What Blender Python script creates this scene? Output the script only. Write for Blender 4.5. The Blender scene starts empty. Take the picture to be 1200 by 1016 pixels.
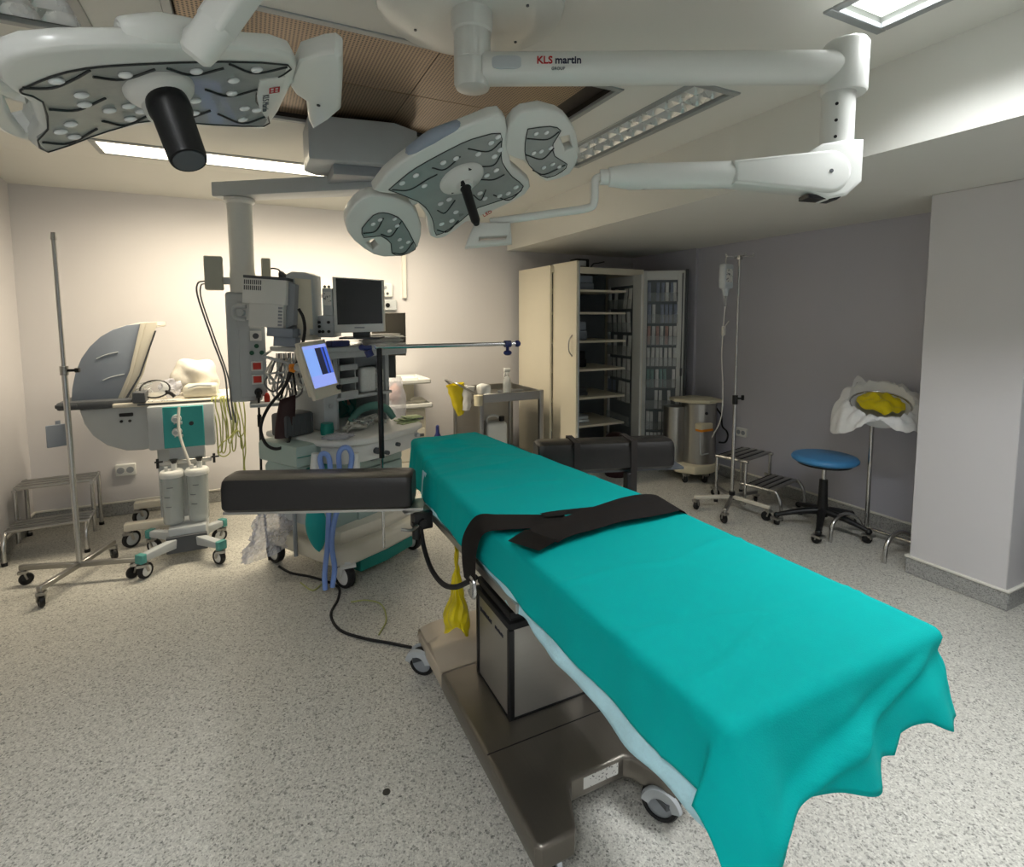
import bpy, bmesh, math, random
from mathutils import Vector as V, Matrix, noise

SC = bpy.context.scene
COL = SC.collection
PI = math.pi
rnd = random.Random(11)


def rad(a):
    return math.radians(a)


# ------------------------------------------------------------------ materials
def lin(c):
    if isinstance(c, str):
        c = [int(c[i:i + 2], 16) / 255 for i in (0, 2, 4)]
        return tuple(x / 12.92 if x <= .04045 else ((x + .055) / 1.055) ** 2.4 for x in c)
    return tuple(c)


def base_mat(name):
    m = bpy.data.materials.new(name)
    m.use_nodes = True
    nt = m.node_tree
    bs = next(n for n in nt.nodes if n.type == 'BSDF_PRINCIPLED')
    return m, nt, bs


def mat(name, col, rough=.5, metal=0., var=.05, scale=12., bump=0., bscale=None, trans=0., alpha=1., emit=0., coat=0., stretch=None, rvar=.06, ior=1.45):
    m, nt, bs = base_mat(name)
    N, L = nt.nodes, nt.links
    tc = N.new('ShaderNodeTexCoord')
    src = tc.outputs['Object']
    if stretch:
        mp = N.new('ShaderNodeMapping')
        mp.inputs['Scale'].default_value = stretch
        L.new(src, mp.inputs['Vector'])
        src = mp.outputs['Vector']
    nz = N.new('ShaderNodeTexNoise')
    nz.inputs['Scale'].default_value = scale
    nz.inputs['Detail'].default_value = 4
    L.new(src, nz.inputs['Vector'])
    c = lin(col)
    mx = N.new('ShaderNodeMix')
    mx.data_type = 'RGBA'
    mx.inputs[6].default_value = (*[x * (1 - var) for x in c], 1)
    mx.inputs[7].default_value = (*[min(1, x * (1 + var)) for x in c], 1)
    L.new(nz.outputs['Fac'], mx.inputs[0])
    L.new(mx.outputs[2], bs.inputs['Base Color'])
    mr = N.new('ShaderNodeMapRange')
    mr.inputs[3].default_value = max(0, rough - rvar)
    mr.inputs[4].default_value = min(1, rough + rvar)
    L.new(nz.outputs['Fac'], mr.inputs[0])
    L.new(mr.outputs[0], bs.inputs['Roughness'])
    bs.inputs['Metallic'].default_value = metal
    bs.inputs['Transmission Weight'].default_value = trans
    bs.inputs['Alpha'].default_value = alpha
    bs.inputs['IOR'].default_value = ior
    bs.inputs['Coat Weight'].default_value = coat
    if emit:
        L.new(mx.outputs[2], bs.inputs['Emission Color'])
        bs.inputs['Emission Strength'].default_value = emit
    if bump:
        bz = N.new('ShaderNodeTexNoise')
        bz.inputs['Scale'].default_value = bscale or scale * 3
        bz.inputs['Detail'].default_value = 6
        L.new(src, bz.inputs['Vector'])
        bp = N.new('ShaderNodeBump')
        bp.inputs['Strength'].default_value = bump
        bp.inputs['Distance'].default_value = .01
        L.new(bz.outputs['Fac'], bp.inputs['Height'])
        L.new(bp.outputs[0], bs.inputs['Normal'])
    return m


def speckle_mat(name, base, chips, scale=150, rough=.42):
    """chips: list of (position, colour) for a constant ramp over random cells"""
    m, nt, bs = base_mat(name)
    N, L = nt.nodes, nt.links
    tc = N.new('ShaderNodeTexCoord')
    cols = []
    for k, sc in enumerate((scale, scale * 1.9)):
        vo = N.new('ShaderNodeTexVoronoi')
        vo.inputs['Scale'].default_value = sc
        vo.inputs['Randomness'].default_value = 1
        L.new(tc.outputs['Object'], vo.inputs['Vector'])
        sp = N.new('ShaderNodeSeparateColor')
        L.new(vo.outputs['Color'], sp.inputs[0])
        rp = N.new('ShaderNodeValToRGB')
        rp.color_ramp.interpolation = 'CONSTANT'
        el = rp.color_ramp.elements
        el[0].position = 0
        el[0].color = (*lin(base), 1)
        el[1].position = chips[0][0]
        el[1].color = (*lin(chips[0][1]), 1)
        for p, c in chips[1:]:
            e = el.new(p)
            e.color = (*lin(c), 1)
        L.new(sp.outputs[0], rp.inputs[0])
        cols.append(rp.outputs[0])
    mx = N.new('ShaderNodeMix')
    mx.data_type = 'RGBA'
    mx.inputs[0].default_value = .45
    L.new(cols[0], mx.inputs[6])
    L.new(cols[1], mx.inputs[7])
    nz = N.new('ShaderNodeTexNoise')
    nz.inputs['Scale'].default_value = 1.3
    nz.inputs['Detail'].default_value = 5
    L.new(tc.outputs['Object'], nz.inputs['Vector'])
    mr = N.new('ShaderNodeMapRange')
    mr.inputs[3].default_value = .94
    mr.inputs[4].default_value = 1.06
    L.new(nz.outputs['Fac'], mr.inputs[0])
    mu = N.new('ShaderNodeVectorMath')
    mu.operation = 'SCALE'
    L.new(mx.outputs[2], mu.inputs[0])
    L.new(mr.outputs[0], mu.inputs[3])
    L.new(mu.outputs[0], bs.inputs['Base Color'])
    bs.inputs['Roughness'].default_value = rough
    return m


def perforated_mat(name, metal_col, hole_col, pitch=.012):
    m, nt, bs = base_mat(name)
    N, L = nt.nodes, nt.links
    tc = N.new('ShaderNodeTexCoord')
    vo = N.new('ShaderNodeTexVoronoi')
    vo.voronoi_dimensions = '2D'
    vo.inputs['Scale'].default_value = 1 / pitch
    vo.inputs['Randomness'].default_value = 0
    L.new(tc.outputs['Object'], vo.inputs['Vector'])
    lt = N.new('ShaderNodeMath')
    lt.operation = 'LESS_THAN'
    lt.inputs[1].default_value = .3
    L.new(vo.outputs['Distance'], lt.inputs[0])
    nz = N.new('ShaderNodeTexNoise')
    nz.inputs['Scale'].default_value = 5
    nz.inputs['Detail'].default_value = 6
    L.new(tc.outputs['Object'], nz.inputs['Vector'])
    c = lin(metal_col)
    m1 = N.new('ShaderNodeMix')
    m1.data_type = 'RGBA'
    m1.inputs[6].default_value = (*[x * .8 for x in c], 1)
    m1.inputs[7].default_value = (*[min(1, x * 1.2) for x in c], 1)
    L.new(nz.outputs['Fac'], m1.inputs[0])
    m2 = N.new('ShaderNodeMix')
    m2.data_type = 'RGBA'
    m2.inputs[7].default_value = (*lin(hole_col), 1)
    L.new(lt.outputs[0], m2.inputs[0])
    L.new(m1.outputs[2], m2.inputs[6])
    L.new(m2.outputs[2], bs.inputs['Base Color'])
    bs.inputs['Metallic'].default_value = .45
    bs.inputs['Roughness'].default_value = .33
    return m


def printed_mat(name, base, ink, scale=60, amount=.5, rough=.4):
    """pale surface with small irregular printed marks"""
    m, nt, bs = base_mat(name)
    N, L = nt.nodes, nt.links
    tc = N.new('ShaderNodeTexCoord')
    nz = N.new('ShaderNodeTexNoise')
    nz.inputs['Scale'].default_value = scale
    nz.inputs['Detail'].default_value = 3
    L.new(tc.outputs['Object'], nz.inputs['Vector'])
    rp = N.new('ShaderNodeValToRGB')
    rp.color_ramp.elements[0].position = amount
    rp.color_ramp.elements[0].color = (*lin(base), 1)
    rp.color_ramp.elements[1].position = min(1, amount + .08)
    rp.color_ramp.elements[1].color = (*lin(ink), 1)
    L.new(nz.outputs['Fac'], rp.inputs[0])
    L.new(rp.outputs[0], bs.inputs['Base Color'])
    bs.inputs['Roughness'].default_value = rough
    return m


M = {}
M['floor'] = speckle_mat('speckled_vinyl', 'bfbeb5', [(.58, 'd5d4cb'), (.76, '9f9e97'), (.88, '767570'), (.955, '4a4a46')], 150)
M['cove'] = speckle_mat('speckled_cove', 'a3a4a2', [(.55, 'b4b4b2'), (.7, '898a88'), (.85, '70716f'), (.95, '5a5b5a')], 170, .5)
M['wall'] = mat('wall_paint', 'cccbcd', .62, var=.02, scale=3, bump=.03, bscale=180)
M['wallshade'] = mat('shaded_wall_paint', 'b7b7c1', .62, var=.02, scale=3, bump=.03, bscale=180)  # same wall paint, with the right wall's dimmer, cooler light put into the colour
M['ceil'] = mat('ceiling_paint', 'd8d8d2', .7, var=.02, scale=3, bump=.03, bscale=160)
M['white'] = mat('white_enamel', 'd9dbd8', .35, var=.03, scale=8)
M['warmwhite'] = mat('off_white_plastic', 'd8d3c4', .42, var=.04, scale=9)
M['lampwhite'] = mat('lamp_white', 'd3d5d0', .3, var=.02, scale=7, coat=.2)
M['cream'] = mat('cream_laminate', 'd8d2bf', .45, var=.03, scale=5)
M['trimwhite'] = mat('trim_white', 'dddbd2', .45, var=.02)
M['grey'] = mat('grey_plastic', '8f959b', .42, var=.05)
M['lgrey'] = mat('light_grey_plastic', 'b3b9bc', .42, var=.04)
M['bluegrey'] = mat('blue_grey_plastic', '8b95a3', .42, var=.04)
M['dgrey'] = mat('dark_grey_plastic', '4c5054', .5, var=.08)
M['black'] = mat('black_plastic', '101113', .42, var=.2)
M['rubber'] = mat('black_rubber', '17181a', .65, var=.15)
M['vinyl'] = mat('black_vinyl_pad', '1d1b1a', .38, var=.12, scale=14, bump=.06, bscale=90)
M['strap'] = mat('black_webbing', '282321', .75, var=.2, scale=40, bump=.3, bscale=220, stretch=(1, 5, 1))
M['steel'] = mat('brushed_steel', 'a8a7a3', .33, 1, var=.06, scale=6, stretch=(1, 1, 30))
M['chrome'] = mat('polished_chrome', 'c0c0bf', .24, 1, var=.03)
M['bronze_steel'] = mat('table_base_steel', '7c776f', .34, .85, var=.05, scale=7, stretch=(20, 1, 1))
M['champagne'] = mat('table_base_shroud', 'c2b7a6', .4, .35, var=.05)
M['colpanel'] = mat('column_panel', 'a3a19b', .38, .65, var=.04, scale=8, stretch=(1, 1, 25))
M['teal'] = mat('teal_cloth', '00a6a2', .85, var=.05, scale=22, bump=.12, bscale=380)
next(n for n in M['teal'].node_tree.nodes if n.type == 'BSDF_PRINCIPLED').inputs['Specular IOR Level'].default_value = .15
M['tealplastic'] = mat('teal_plastic', '2f9a9a', .45, var=.05)
M['tealrubber'] = mat('teal_rubber', '0b9c9b', .5, var=.06)
M['tealcap'] = mat('dull_teal_cap', '4f9590', .5, var=.05)
M['tealdark'] = mat('dark_teal_plastic', '0e7c72', .5, var=.08)
M['palepad'] = mat('pale_blue_nonwoven', 'b9e4f0', .8, var=.1, scale=40, bump=.2, bscale=120)
M['blue'] = mat('stool_blue_vinyl', '4488bc', .4, var=.06, scale=9)
M['tubeblue'] = mat('blue_hose', '7f9fe0', .4, var=.08, alpha=.9)
M['knobblue'] = mat('navy_knob', '222c62', .4, var=.1)
M['yellow'] = mat('yellow_bag_film', 'd8c514', .35, var=.12, scale=20, bump=.4, bscale=26)
M['yellowbox'] = mat('yellow_plastic', 'e6c81a', .4, var=.06)
M['whitebag'] = mat('white_bag_film', 'dfe0e0', .45, var=.05, bump=.4, bscale=22)
M['clearbag'] = mat('clear_bag_film', 'd5d8e4', .14, var=.1, scale=16, alpha=.42, bump=.9, bscale=26)
M['clear'] = mat('clear_plastic', 'd5dcdc', .12, var=.05, alpha=.28)
M['frost'] = mat('frosted_plastic', 'c9d0d0', .25, var=.05, alpha=.42)
M['glassdoor'] = mat('pocket_film', 'cdd5d8', .15, var=.1, alpha=.22)
M['pouch'] = mat('pouch_film', 'e0e3e3', .25, var=.14, scale=60, alpha=.95)
M['windowgrey'] = mat('pocket_backing', '6d757a', .4, var=.06)
M['pouchred'] = mat('pouch_red_print', 'c9a8a0', .3, var=.3, scale=70, alpha=.85)
M['pouchteal'] = mat('pouch_teal_print', '8fb0ae', .3, var=.3, scale=70, alpha=.85)
M['pouchblue'] = mat('pouch_blue_print', '97a3b8', .3, var=.3, scale=70, alpha=.85)
M['greenplastic'] = mat('pale_green_plastic', '9fb3ae', .45, var=.04)
M['greenpanel'] = mat('sea_green_panel', '5f8f86', .5, var=.12, scale=18)
M['limecable'] = mat('yellow_green_cable', 'a3a866', .45, var=.08)
M['whitecable'] = mat('white_cable', 'cfcdc6', .45, var=.06)
M['greycable'] = mat('grey_cable', '6f7074', .5, var=.1)
M['darkred'] = mat('dark_red_fabric', '2c1013', .6, var=.3, scale=9, bump=.2)
M['red'] = mat('red_plastic', 'c2321f', .42, var=.06)
M['orange'] = mat('orange_plastic', 'e08a1c', .45, var=.1)
M['green'] = mat('gas_green', '17503a', .4, var=.1)
M['screen'] = mat('dark_screen', '23282a', .12, var=.05, coat=.4)
M['backpanel'] = mat('taupe_panel', '5f5a52', .45, var=.05)
M['sand'] = mat('sand_cover', 'b3a48c', .5, var=.05)
M['ivory'] = mat('ivory_plastic', 'cfc8ae', .45, var=.06)
M['paper'] = mat('paper', 'e2e2de', .7, var=.05)
M['printed'] = printed_mat('printed_sheet', 'd9dad6', '5d6468', 70, .56)
M['tools'] = mat('white_wrap', 'd2cfc6', .7, var=.05, bump=.3, bscale=20)
M['silverface'] = mat('lamp_reflector', '969b98', .3, .15, var=.16, scale=14, bump=.25, bscale=18, coat=.3)
M['seam'] = mat('lamp_seam', '24292a', .4, var=.1)
M['led'] = mat('led_lens', 'e2e6e6', .08, var=.03, coat=.6)
M['darkfilter'] = mat('filter_side', '2c2724', .5, .3, var=.1)
M['diffuser'] = perforated_mat('perforated_bronze', '947f68', '2a2520', .014)
M['louver'] = mat('bright_aluminium', 'd2d4d2', .28, .35, var=.04)
M['boxgrey'] = mat('beige_grey_box', 'abac9f', .45, var=.04)
M['housing'] = mat('luminaire_housing', 'bfc1be', .4, .2, var=.03)
M['litpanel'] = mat('lit_prismatic_panel', 'f6f8ee', .3, var=.1, scale=14, bump=.4, bscale=40, emit=0)
M['frame'] = mat('luminaire_frame', '9a9fa0', .4, .3, var=.03)
M['redtxt'] = mat('red_lettering', 'b3242a', .5, var=.03)
M['navytxt'] = mat('navy_lettering', '25283f', .5, var=.03)
M['greytxt'] = mat('grey_lettering', '5c6266', .5, var=.03)
M['darkplug'] = mat('dark_plug', '37352f', .5, var=.1)
M['saline'] = mat('saline_bottle', 'c9d2d8', .25, var=.06, alpha=.85)
M['pink'] = mat('pink_contents', 'c79c8c', .5, var=.15)
M['lime_paper'] = mat('pale_green_packets', 'a9b98a', .5, var=.35, scale=40)
M['sticker'] = printed_mat('white_sticker', 'd4d4cf', '4a4c4c', 130, .58)


def screen_mat(name):
    """lit display: blue fields with a dark band, laid out in the object's own coordinates"""
    m, nt, bs = base_mat(name)
    N, L = nt.nodes, nt.links
    tc = N.new('ShaderNodeTexCoord')
    sx = N.new('ShaderNodeSeparateXYZ')
    L.new(tc.outputs['Generated'], sx.inputs[0])
    rp = N.new('ShaderNodeValToRGB')
    rp.color_ramp.interpolation = 'CONSTANT'
    el = rp.color_ramp.elements
    el[0].position = 0
    el[0].color = (*lin('7fa2ea'), 1)
    el[1].position = .48
    el[1].color = (*lin('23263a'), 1)
    e = el.new(.74)
    e.color = (*lin('3550b8'), 1)
    e = el.new(.82)
    e.color = (*lin('26305e'), 1)
    e = el.new(.88)
    e.color = (*lin('4666cf'), 1)
    L.new(sx.outputs[0], rp.inputs[0])
    r2 = N.new('ShaderNodeValToRGB')
    r2.color_ramp.interpolation = 'CONSTANT'
    el = r2.color_ramp.elements
    el[0].position = 0
    el[0].color = (1, 1, 1, 1)
    el[1].position = .27
    el[1].color = (0, 0, 0, 1)
    e = el.new(.92)
    e.color = (1, 1, 1, 1)
    L.new(sx.outputs[1], r2.inputs[0])
    mx = N.new('ShaderNodeMix')
    mx.data_type = 'RGBA'
    L.new(r2.outputs[0], mx.inputs[0])
    L.new(rp.outputs[0], mx.inputs[6])
    mx.inputs[7].default_value = (*lin('8d9de6'), 1)
    L.new(mx.outputs[2], bs.inputs['Base Color'])
    L.new(mx.outputs[2], bs.inputs['Emission Color'])
    bs.inputs['Emission Strength'].default_value = .85
    bs.inputs['Roughness'].default_value = .2
    return m


M['display'] = screen_mat('lit_display')


# ------------------------------------------------------------------ mesh helpers
def catmull(pts, n=6, closed=False):
    P = [V(p) for p in pts]
    if len(P) < 3:
        return P
    out = []
    m = len(P)
    rng = range(m) if closed else range(m - 1)
    for i in rng:
        p0 = P[(i - 1) % m] if closed or i > 0 else P[0] * 2 - P[1]
        p1, p2 = P[i], P[(i + 1) % m]
        p3 = P[(i + 2) % m] if closed or i + 2 < m else P[-1] * 2 - P[-2]
        for k in range(n):
            t = k / n
            out.append(.5 * ((2 * p1) + (p2 - p0) * t + (2 * p0 - 5 * p1 + 4 * p2 - p3) * t * t + (3 * p1 - p0 - 3 * p2 + p3) * t ** 3))
    if not closed:
        out.append(P[-1])
    return out


class B:
    """collects shapes into one mesh"""

    def __init__(s):
        s.bm = bmesh.new()

    def _add(s, t, mx=None):
        if mx is not None:
            t.transform(mx)
        me = bpy.data.meshes.new('tmp')
        t.to_mesh(me)
        t.free()
        s.bm.from_mesh(me)
        bpy.data.meshes.remove(me)
        return s

    def box(s, lo, hi, bev=0., seg=2, mx=None):
        t = bmesh.new()
        bmesh.ops.create_cube(t, size=1)
        lo, hi = V(lo), V(hi)
        for v in t.verts:
            v.co = V([lo[i] + (v.co[i] + .5) * (hi[i] - lo[i]) for i in range(3)])
        if bev:
            bmesh.ops.bevel(t, geom=t.edges[:], offset=bev, segments=seg, affect='EDGES', profile=.5)
        return s._add(t, mx)

    def ring(s, P, frames, r, seg, closed, cap=True):
        t = bmesh.new()
        rs = []
        for i, p in enumerate(P):
            a, b = frames[i]
            rr = r[i] if isinstance(r, (list, tuple)) else r
            rs.append([t.verts.new(p + (a * math.cos(2 * PI * k / seg) + b * math.sin(2 * PI * k / seg)) * rr) for k in range(seg)])
        n = len(rs)
        for i in range(n if closed else n - 1):
            A, Bq = rs[i], rs[(i + 1) % n]
            for k in range(seg):
                t.faces.new((A[k], A[(k + 1) % seg], Bq[(k + 1) % seg], Bq[k]))
        if cap and not closed:
            t.faces.new(rs[0][::-1])
            t.faces.new(rs[-1])
        return s._add(t)

    def tube(s, pts, r, seg=8, n=0, closed=False, cap=True):
        P = catmull(pts, n, closed) if n else [V(p) for p in pts]
        m = len(P)
        if isinstance(r, (list, tuple)) and len(r) != m:
            k = len(r)
            rr = []
            for i in range(m):
                f = i / (m - 1) * (k - 1)
                j = min(int(f), k - 2)
                rr.append(r[j] + (r[j + 1] - r[j]) * (f - j))
            r = rr
        T = []
        for i in range(m):
            a = P[(i - 1) % m] if closed or i > 0 else P[i]
            b = P[(i + 1) % m] if closed or i < m - 1 else P[i]
            d = b - a
            T.append(d.normalized() if d.length > 1e-9 else V((0, 0, 1)))
        up = V((0, 0, 1)) if abs(T[0].z) < .9 else V((1, 0, 0))
        a = T[0].cross(up).normalized()
        fr = []
        for i in range(m):
            a = (a - T[i] * a.dot(T[i]))
            a = a.normalized() if a.length > 1e-6 else T[i].orthogonal().normalized()
            fr.append((a, T[i].cross(a)))
        return s.ring(P, fr, r, seg, closed, cap)

    def cyl(s, p0, p1, r, r1=None, seg=20):
        return s.tube([p0, p1], [r, r if r1 is None else r1], seg)

    def lathe(s, prof, mx=None, seg=24, a0=0., a1=2 * PI):
        """prof: (radius, z) pairs around the z axis"""
        t = bmesh.new()
        full = abs(a1 - a0 - 2 * PI) < 1e-6
        n = seg if full else seg + 1
        rs = []
        for r, z in prof:
            if r < 1e-5:
                rs.append([t.verts.new((0, 0, z))])
            else:
                rs.append([t.verts.new((r * math.cos(a0 + (a1 - a0) * k / seg), r * math.sin(a0 + (a1 - a0) * k / seg), z)) for k in range(n)])
        for A, Bq in zip(rs, rs[1:]):
            for k in range(seg):
                k2 = (k + 1) % n
                if len(A) == 1 and len(Bq) == 1:
                    continue
                if len(A) == 1:
                    t.faces.new((A[0], Bq[k], Bq[k2]))
                elif len(Bq) == 1:
                    t.faces.new((A[k], Bq[0], A[k2]))
                else:
                    t.faces.new((A[k], Bq[k], Bq[k2], A[k2]))
        return s._add(t, mx)

    def prism(s, poly, h0, h1, bev=0., mx=None, holes=(), seg=2):
        """polygon in xy pushed from z=h0 to z=h1"""
        t = bmesh.new()
        loops = []
        for pl in [poly] + list(holes):
            vs = [t.verts.new((p[0], p[1], h0)) for p in pl]
            loops.append([t.edges.new((vs[i], vs[(i + 1) % len(vs)])) for i in range(len(vs))])
        if holes:
            bmesh.ops.triangle_fill(t, edges=[e for l in loops for e in l], use_beauty=True)
        else:
            t.faces.new(t.verts[:])
        r = bmesh.ops.extrude_face_region(t, geom=t.faces[:])
        for g in r['geom']:
            if isinstance(g, bmesh.types.BMVert):
                g.co.z = h1
        bmesh.ops.recalc_face_normals(t, faces=t.faces[:])
        if bev:
            es = [e for e in t.edges if len(e.link_faces) == 2 and abs(e.calc_face_angle(0)) > .6]
            es = [e for e in es if abs(e.verts[0].co.z - e.verts[1].co.z) < 1e-6]
            bmesh.ops.bevel(t, geom=es, offset=bev, segments=seg, affect='EDGES', profile=.5)
        return s._add(t, mx)

    def ball(s, c, r, sc=(1, 1, 1), sub=2, mx=None, wob=0., freq=8., seed=0):
        t = bmesh.new()
        bmesh.ops.create_icosphere(t, subdivisions=sub, radius=1)
        for v in t.verts:
            k = 1 + (wob * noise.noise(v.co * freq * .3 + V((seed, seed * .7, 0))) if wob else 0)
            v.co = V((v.co.x * sc[0] * r * k, v.co.y * sc[1] * r * k, v.co.z * sc[2] * r * k))
        if mx is not None:
            t.transform(mx)
        t.transform(Matrix.Translation(c))
        return s._add(t)

    def surf(s, f, nu, nv, cu=False):
        """f(u,v) for u,v in 0..1; cu closes the u direction"""
        t = bmesh.new()
        g = [[t.verts.new(f(i / (nu if cu else nu - 1), j / (nv - 1))) for j in range(nv)] for i in range(nu)]
        for i in range(nu if cu else nu - 1):
            for j in range(nv - 1):
                a = g[i], g[(i + 1) % nu]
                t.faces.new((a[0][j], a[1][j], a[1][j + 1], a[0][j + 1]))
        return s._add(t)

    def faces(s, verts, faces):
        t = bmesh.new()
        vs = [t.verts.new(v) for v in verts]
        for f in faces:
            t.faces.new([vs[i] for i in f])
        return s._add(t)


def link_mesh(name, b, m, parent=None, ang=38, label=None, recalc=True):
    bm = b.bm
    bm.normal_update()
    if recalc:
        bmesh.ops.recalc_face_normals(bm, faces=bm.faces[:])
    for f in bm.faces:
        f.smooth = True
    for e in bm.edges:
        e.smooth = len(e.link_faces) != 2 or e.calc_face_angle(0) < rad(ang)
    me = bpy.data.meshes.new(name)
    bm.to_mesh(me)
    bm.free()
    for x in (m if isinstance(m, (list, tuple)) else [m]):
        me.materials.append(M[x] if isinstance(x, str) else x)
    o = bpy.data.objects.new(name, me)
    COL.objects.link(o)
    if parent is not None:
        o.parent = parent
    if label:
        o['label'] = label
    return o


def tag(o, label, cat, group=None, kind=None):
    o['label'] = label
    o['category'] = cat
    if group:
        o['group'] = group
    if kind:
        o['kind'] = kind
    return o


class T:
    """a thing: an Empty at its base, with parts given in world coordinates (or local ones if local=True)"""

    def __init__(s, name, label, cat, loc=(0, 0, 0), rotz=0., group=None, local=False):
        s.o = bpy.data.objects.new(name, None)
        COL.objects.link(s.o)
        s.o.empty_display_size = .05
        s.o.location = loc
        s.o.rotation_euler = (0, 0, rotz)
        tag(s.o, label, cat, group)
        s.inv = None if local else (Matrix.Translation(loc) @ Matrix.Rotation(rotz, 4, 'Z')).inverted()

    def p(s, name, b, m, parent=None, label=None, ang=38, recalc=True):
        if s.inv is not None:
            b.bm.transform(s.inv)
        return link_mesh(name, b, m, parent or s.o, ang, label, recalc)


def single(name, label, cat, b, m, loc=(0, 0, 0), group=None, ang=38, kind=None, recalc=True):
    b.bm.transform(Matrix.Translation(-V(loc)))
    o = link_mesh(name, b, m, None, ang, recalc=recalc)
    o.location = loc
    return tag(o, label, cat, group, kind)


def struct(name, b, m, ang=38):
    o = link_mesh(name, b, m, None, ang)
    o['kind'] = 'structure'
    return o


def dup(o, loc=None, rotz=None, label=None, group=None):
    r = o.copy()
    COL.objects.link(r)
    if loc is not None:
        r.location = loc
    if rotz is not None:
        r.rotation_euler = (0, 0, rotz)
    if label:
        r['label'] = label
    if group:
        r['group'] = group
    for ch in [c for c in bpy.data.objects if c.parent == o]:
        c2 = ch.copy()
        COL.objects.link(c2)
        c2.parent = r
        for g in [x for x in bpy.data.objects if x.parent == ch]:
            d = g.copy()
            COL.objects.link(d)
            d.parent = c2
    return r


def basis(o, x, y, z=None):
    """matrix with origin o and axes x, y (made orthonormal), z = x cross y"""
    x = V(x).normalized()
    y = V(y)
    y = (y - x * y.dot(x)).normalized()
    z = x.cross(y)
    m = Matrix.Identity(4)
    for i, a in enumerate((x, y, z)):
        for k in range(3):
            m[k][i] = a[k]
    for k in range(3):
        m[k][3] = o[k]
    return m


def lettering(b, s, size, mx, depth=.0006, align='CENTER', bold=0.):
    """letters as mesh, standing in the xy plane of mx"""
    cu = bpy.data.curves.new('letters', 'FONT')
    cu.body = s
    cu.size = size
    cu.align_x = align
    cu.align_y = 'CENTER'
    cu.extrude = depth
    cu.offset = size * bold
    cu.resolution_u = 3
    o = bpy.data.objects.new('letters', cu)
    COL.objects.link(o)
    dg = bpy.context.evaluated_depsgraph_get()
    me = bpy.data.meshes.new_from_object(o.evaluated_get(dg))
    t = bmesh.new()
    t.from_mesh(me)
    bpy.data.objects.remove(o)
    bpy.data.curves.remove(cu)
    bpy.data.meshes.remove(me)
    b._add(t, mx)
    return b


def caster(t, c, r=.05, w=.022, heading=0., parent=None, rim='lgrey', tyre='rubber', top=None, name='caster', fork='steel', arms=True):
    """a castor: wheel (tyre) as the part, hub and fork as its sub-parts. c = point on the floor under it"""
    c = V(c)
    d = V((math.cos(heading), math.sin(heading), 0))
    ax = V((-d.y, d.x, 0))
    wc = c + V((0, 0, r)) - d * r * .35
    b = B()
    mx = basis(wc, d, (0, 0, 1))
    b.lathe([(r * .72, -w / 2), (r * .9, -w / 2), (r, -w * .3), (r, w * .3), (r * .9, w / 2), (r * .72, w / 2), (r * .72, -w / 2)], mx, 28)
    o = t.p(name, b, tyre, parent)
    if parent is None:
        h = B()
        h.lathe([(0, -w * .55), (r * .4, -w * .55), (r * .74, -w * .36), (r * .74, w * .36), (r * .4, w * .55), (0, w * .55)], mx, 24)
        t.p('hub', h, rim, o)
        f = B()
        zt = top if top else r * 2.3
        f.cyl(c + V((0, 0, zt - .02)), c + V((0, 0, zt)), r * .32, seg=12)
        for sgn in (-1, 1) if arms else ():
            f.tube([c + V((0, 0, zt - .02)) + ax * sgn * w * .75, c + V((0, 0, r * 1.8)) + ax * sgn * w * .8 - d * r * .1, wc + ax * sgn * w * .75], r * .16, 6)
        f.box(c + V((-w * .9, -w * .9, zt - .028)), c + V((w * .9, w * .9, zt - .012)))
        t.p('fork', f, fork, o)
    return o

# ------------------------------------------------------------------ the room
XL, XR, YB, YF = -1.46, 3.97, 4.9, -2.6
ZC, ZS, XS = 2.52, 2.17, 2.35          # ceiling, lowered soffit, edge of the soffit
YCOVE = 4.35
b = B()
b.box((XL - .1, YF - .1, -.08), (XR + .1, YB + .1, 0))
struct('floor', b, 'floor')
b = B()
b.box((XL - .1, YB, 0), (XR + .1, YB + .1, 2.7))
struct('wall_back', b, 'wall')
b = B()
b.box((XL - .1, YF, 0), (XL, YB, 2.7))
struct('wall_left', b, 'wall')
b = B()
b.box((XR, YF, 0), (XR + .1, YB, 2.7))
b.box((XR - .03, 3.95, 0), (XR, YB, ZS))
struct('wall_right', b, 'wallshade')
b = B()
b.box((XL - .1, YF - .1, 0), (XR + .1, YF, 2.7))
struct('wall_front', b, 'wall')
b = B()
b.box((3.42, 1.24, 0), (XR, 1.69, ZS), .004, 1)
struct('wall_column', b, 'wall')
b = B()
b.box((XS, YF, ZS), (XR, YB, 2.62))
struct('ceiling_soffit', b, 'ceil')
b = B()
b.prism([(4.3, ZC), (YB, 2.43), (YB, 2.62), (4.3, 2.62)], XL, XS, mx=Matrix(((0, 0, 1, 0), (1, 0, 0, 0), (0, 1, 0, 0), (0, 0, 0, 1))))
struct('trim_1', b, 'ceil')

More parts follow.
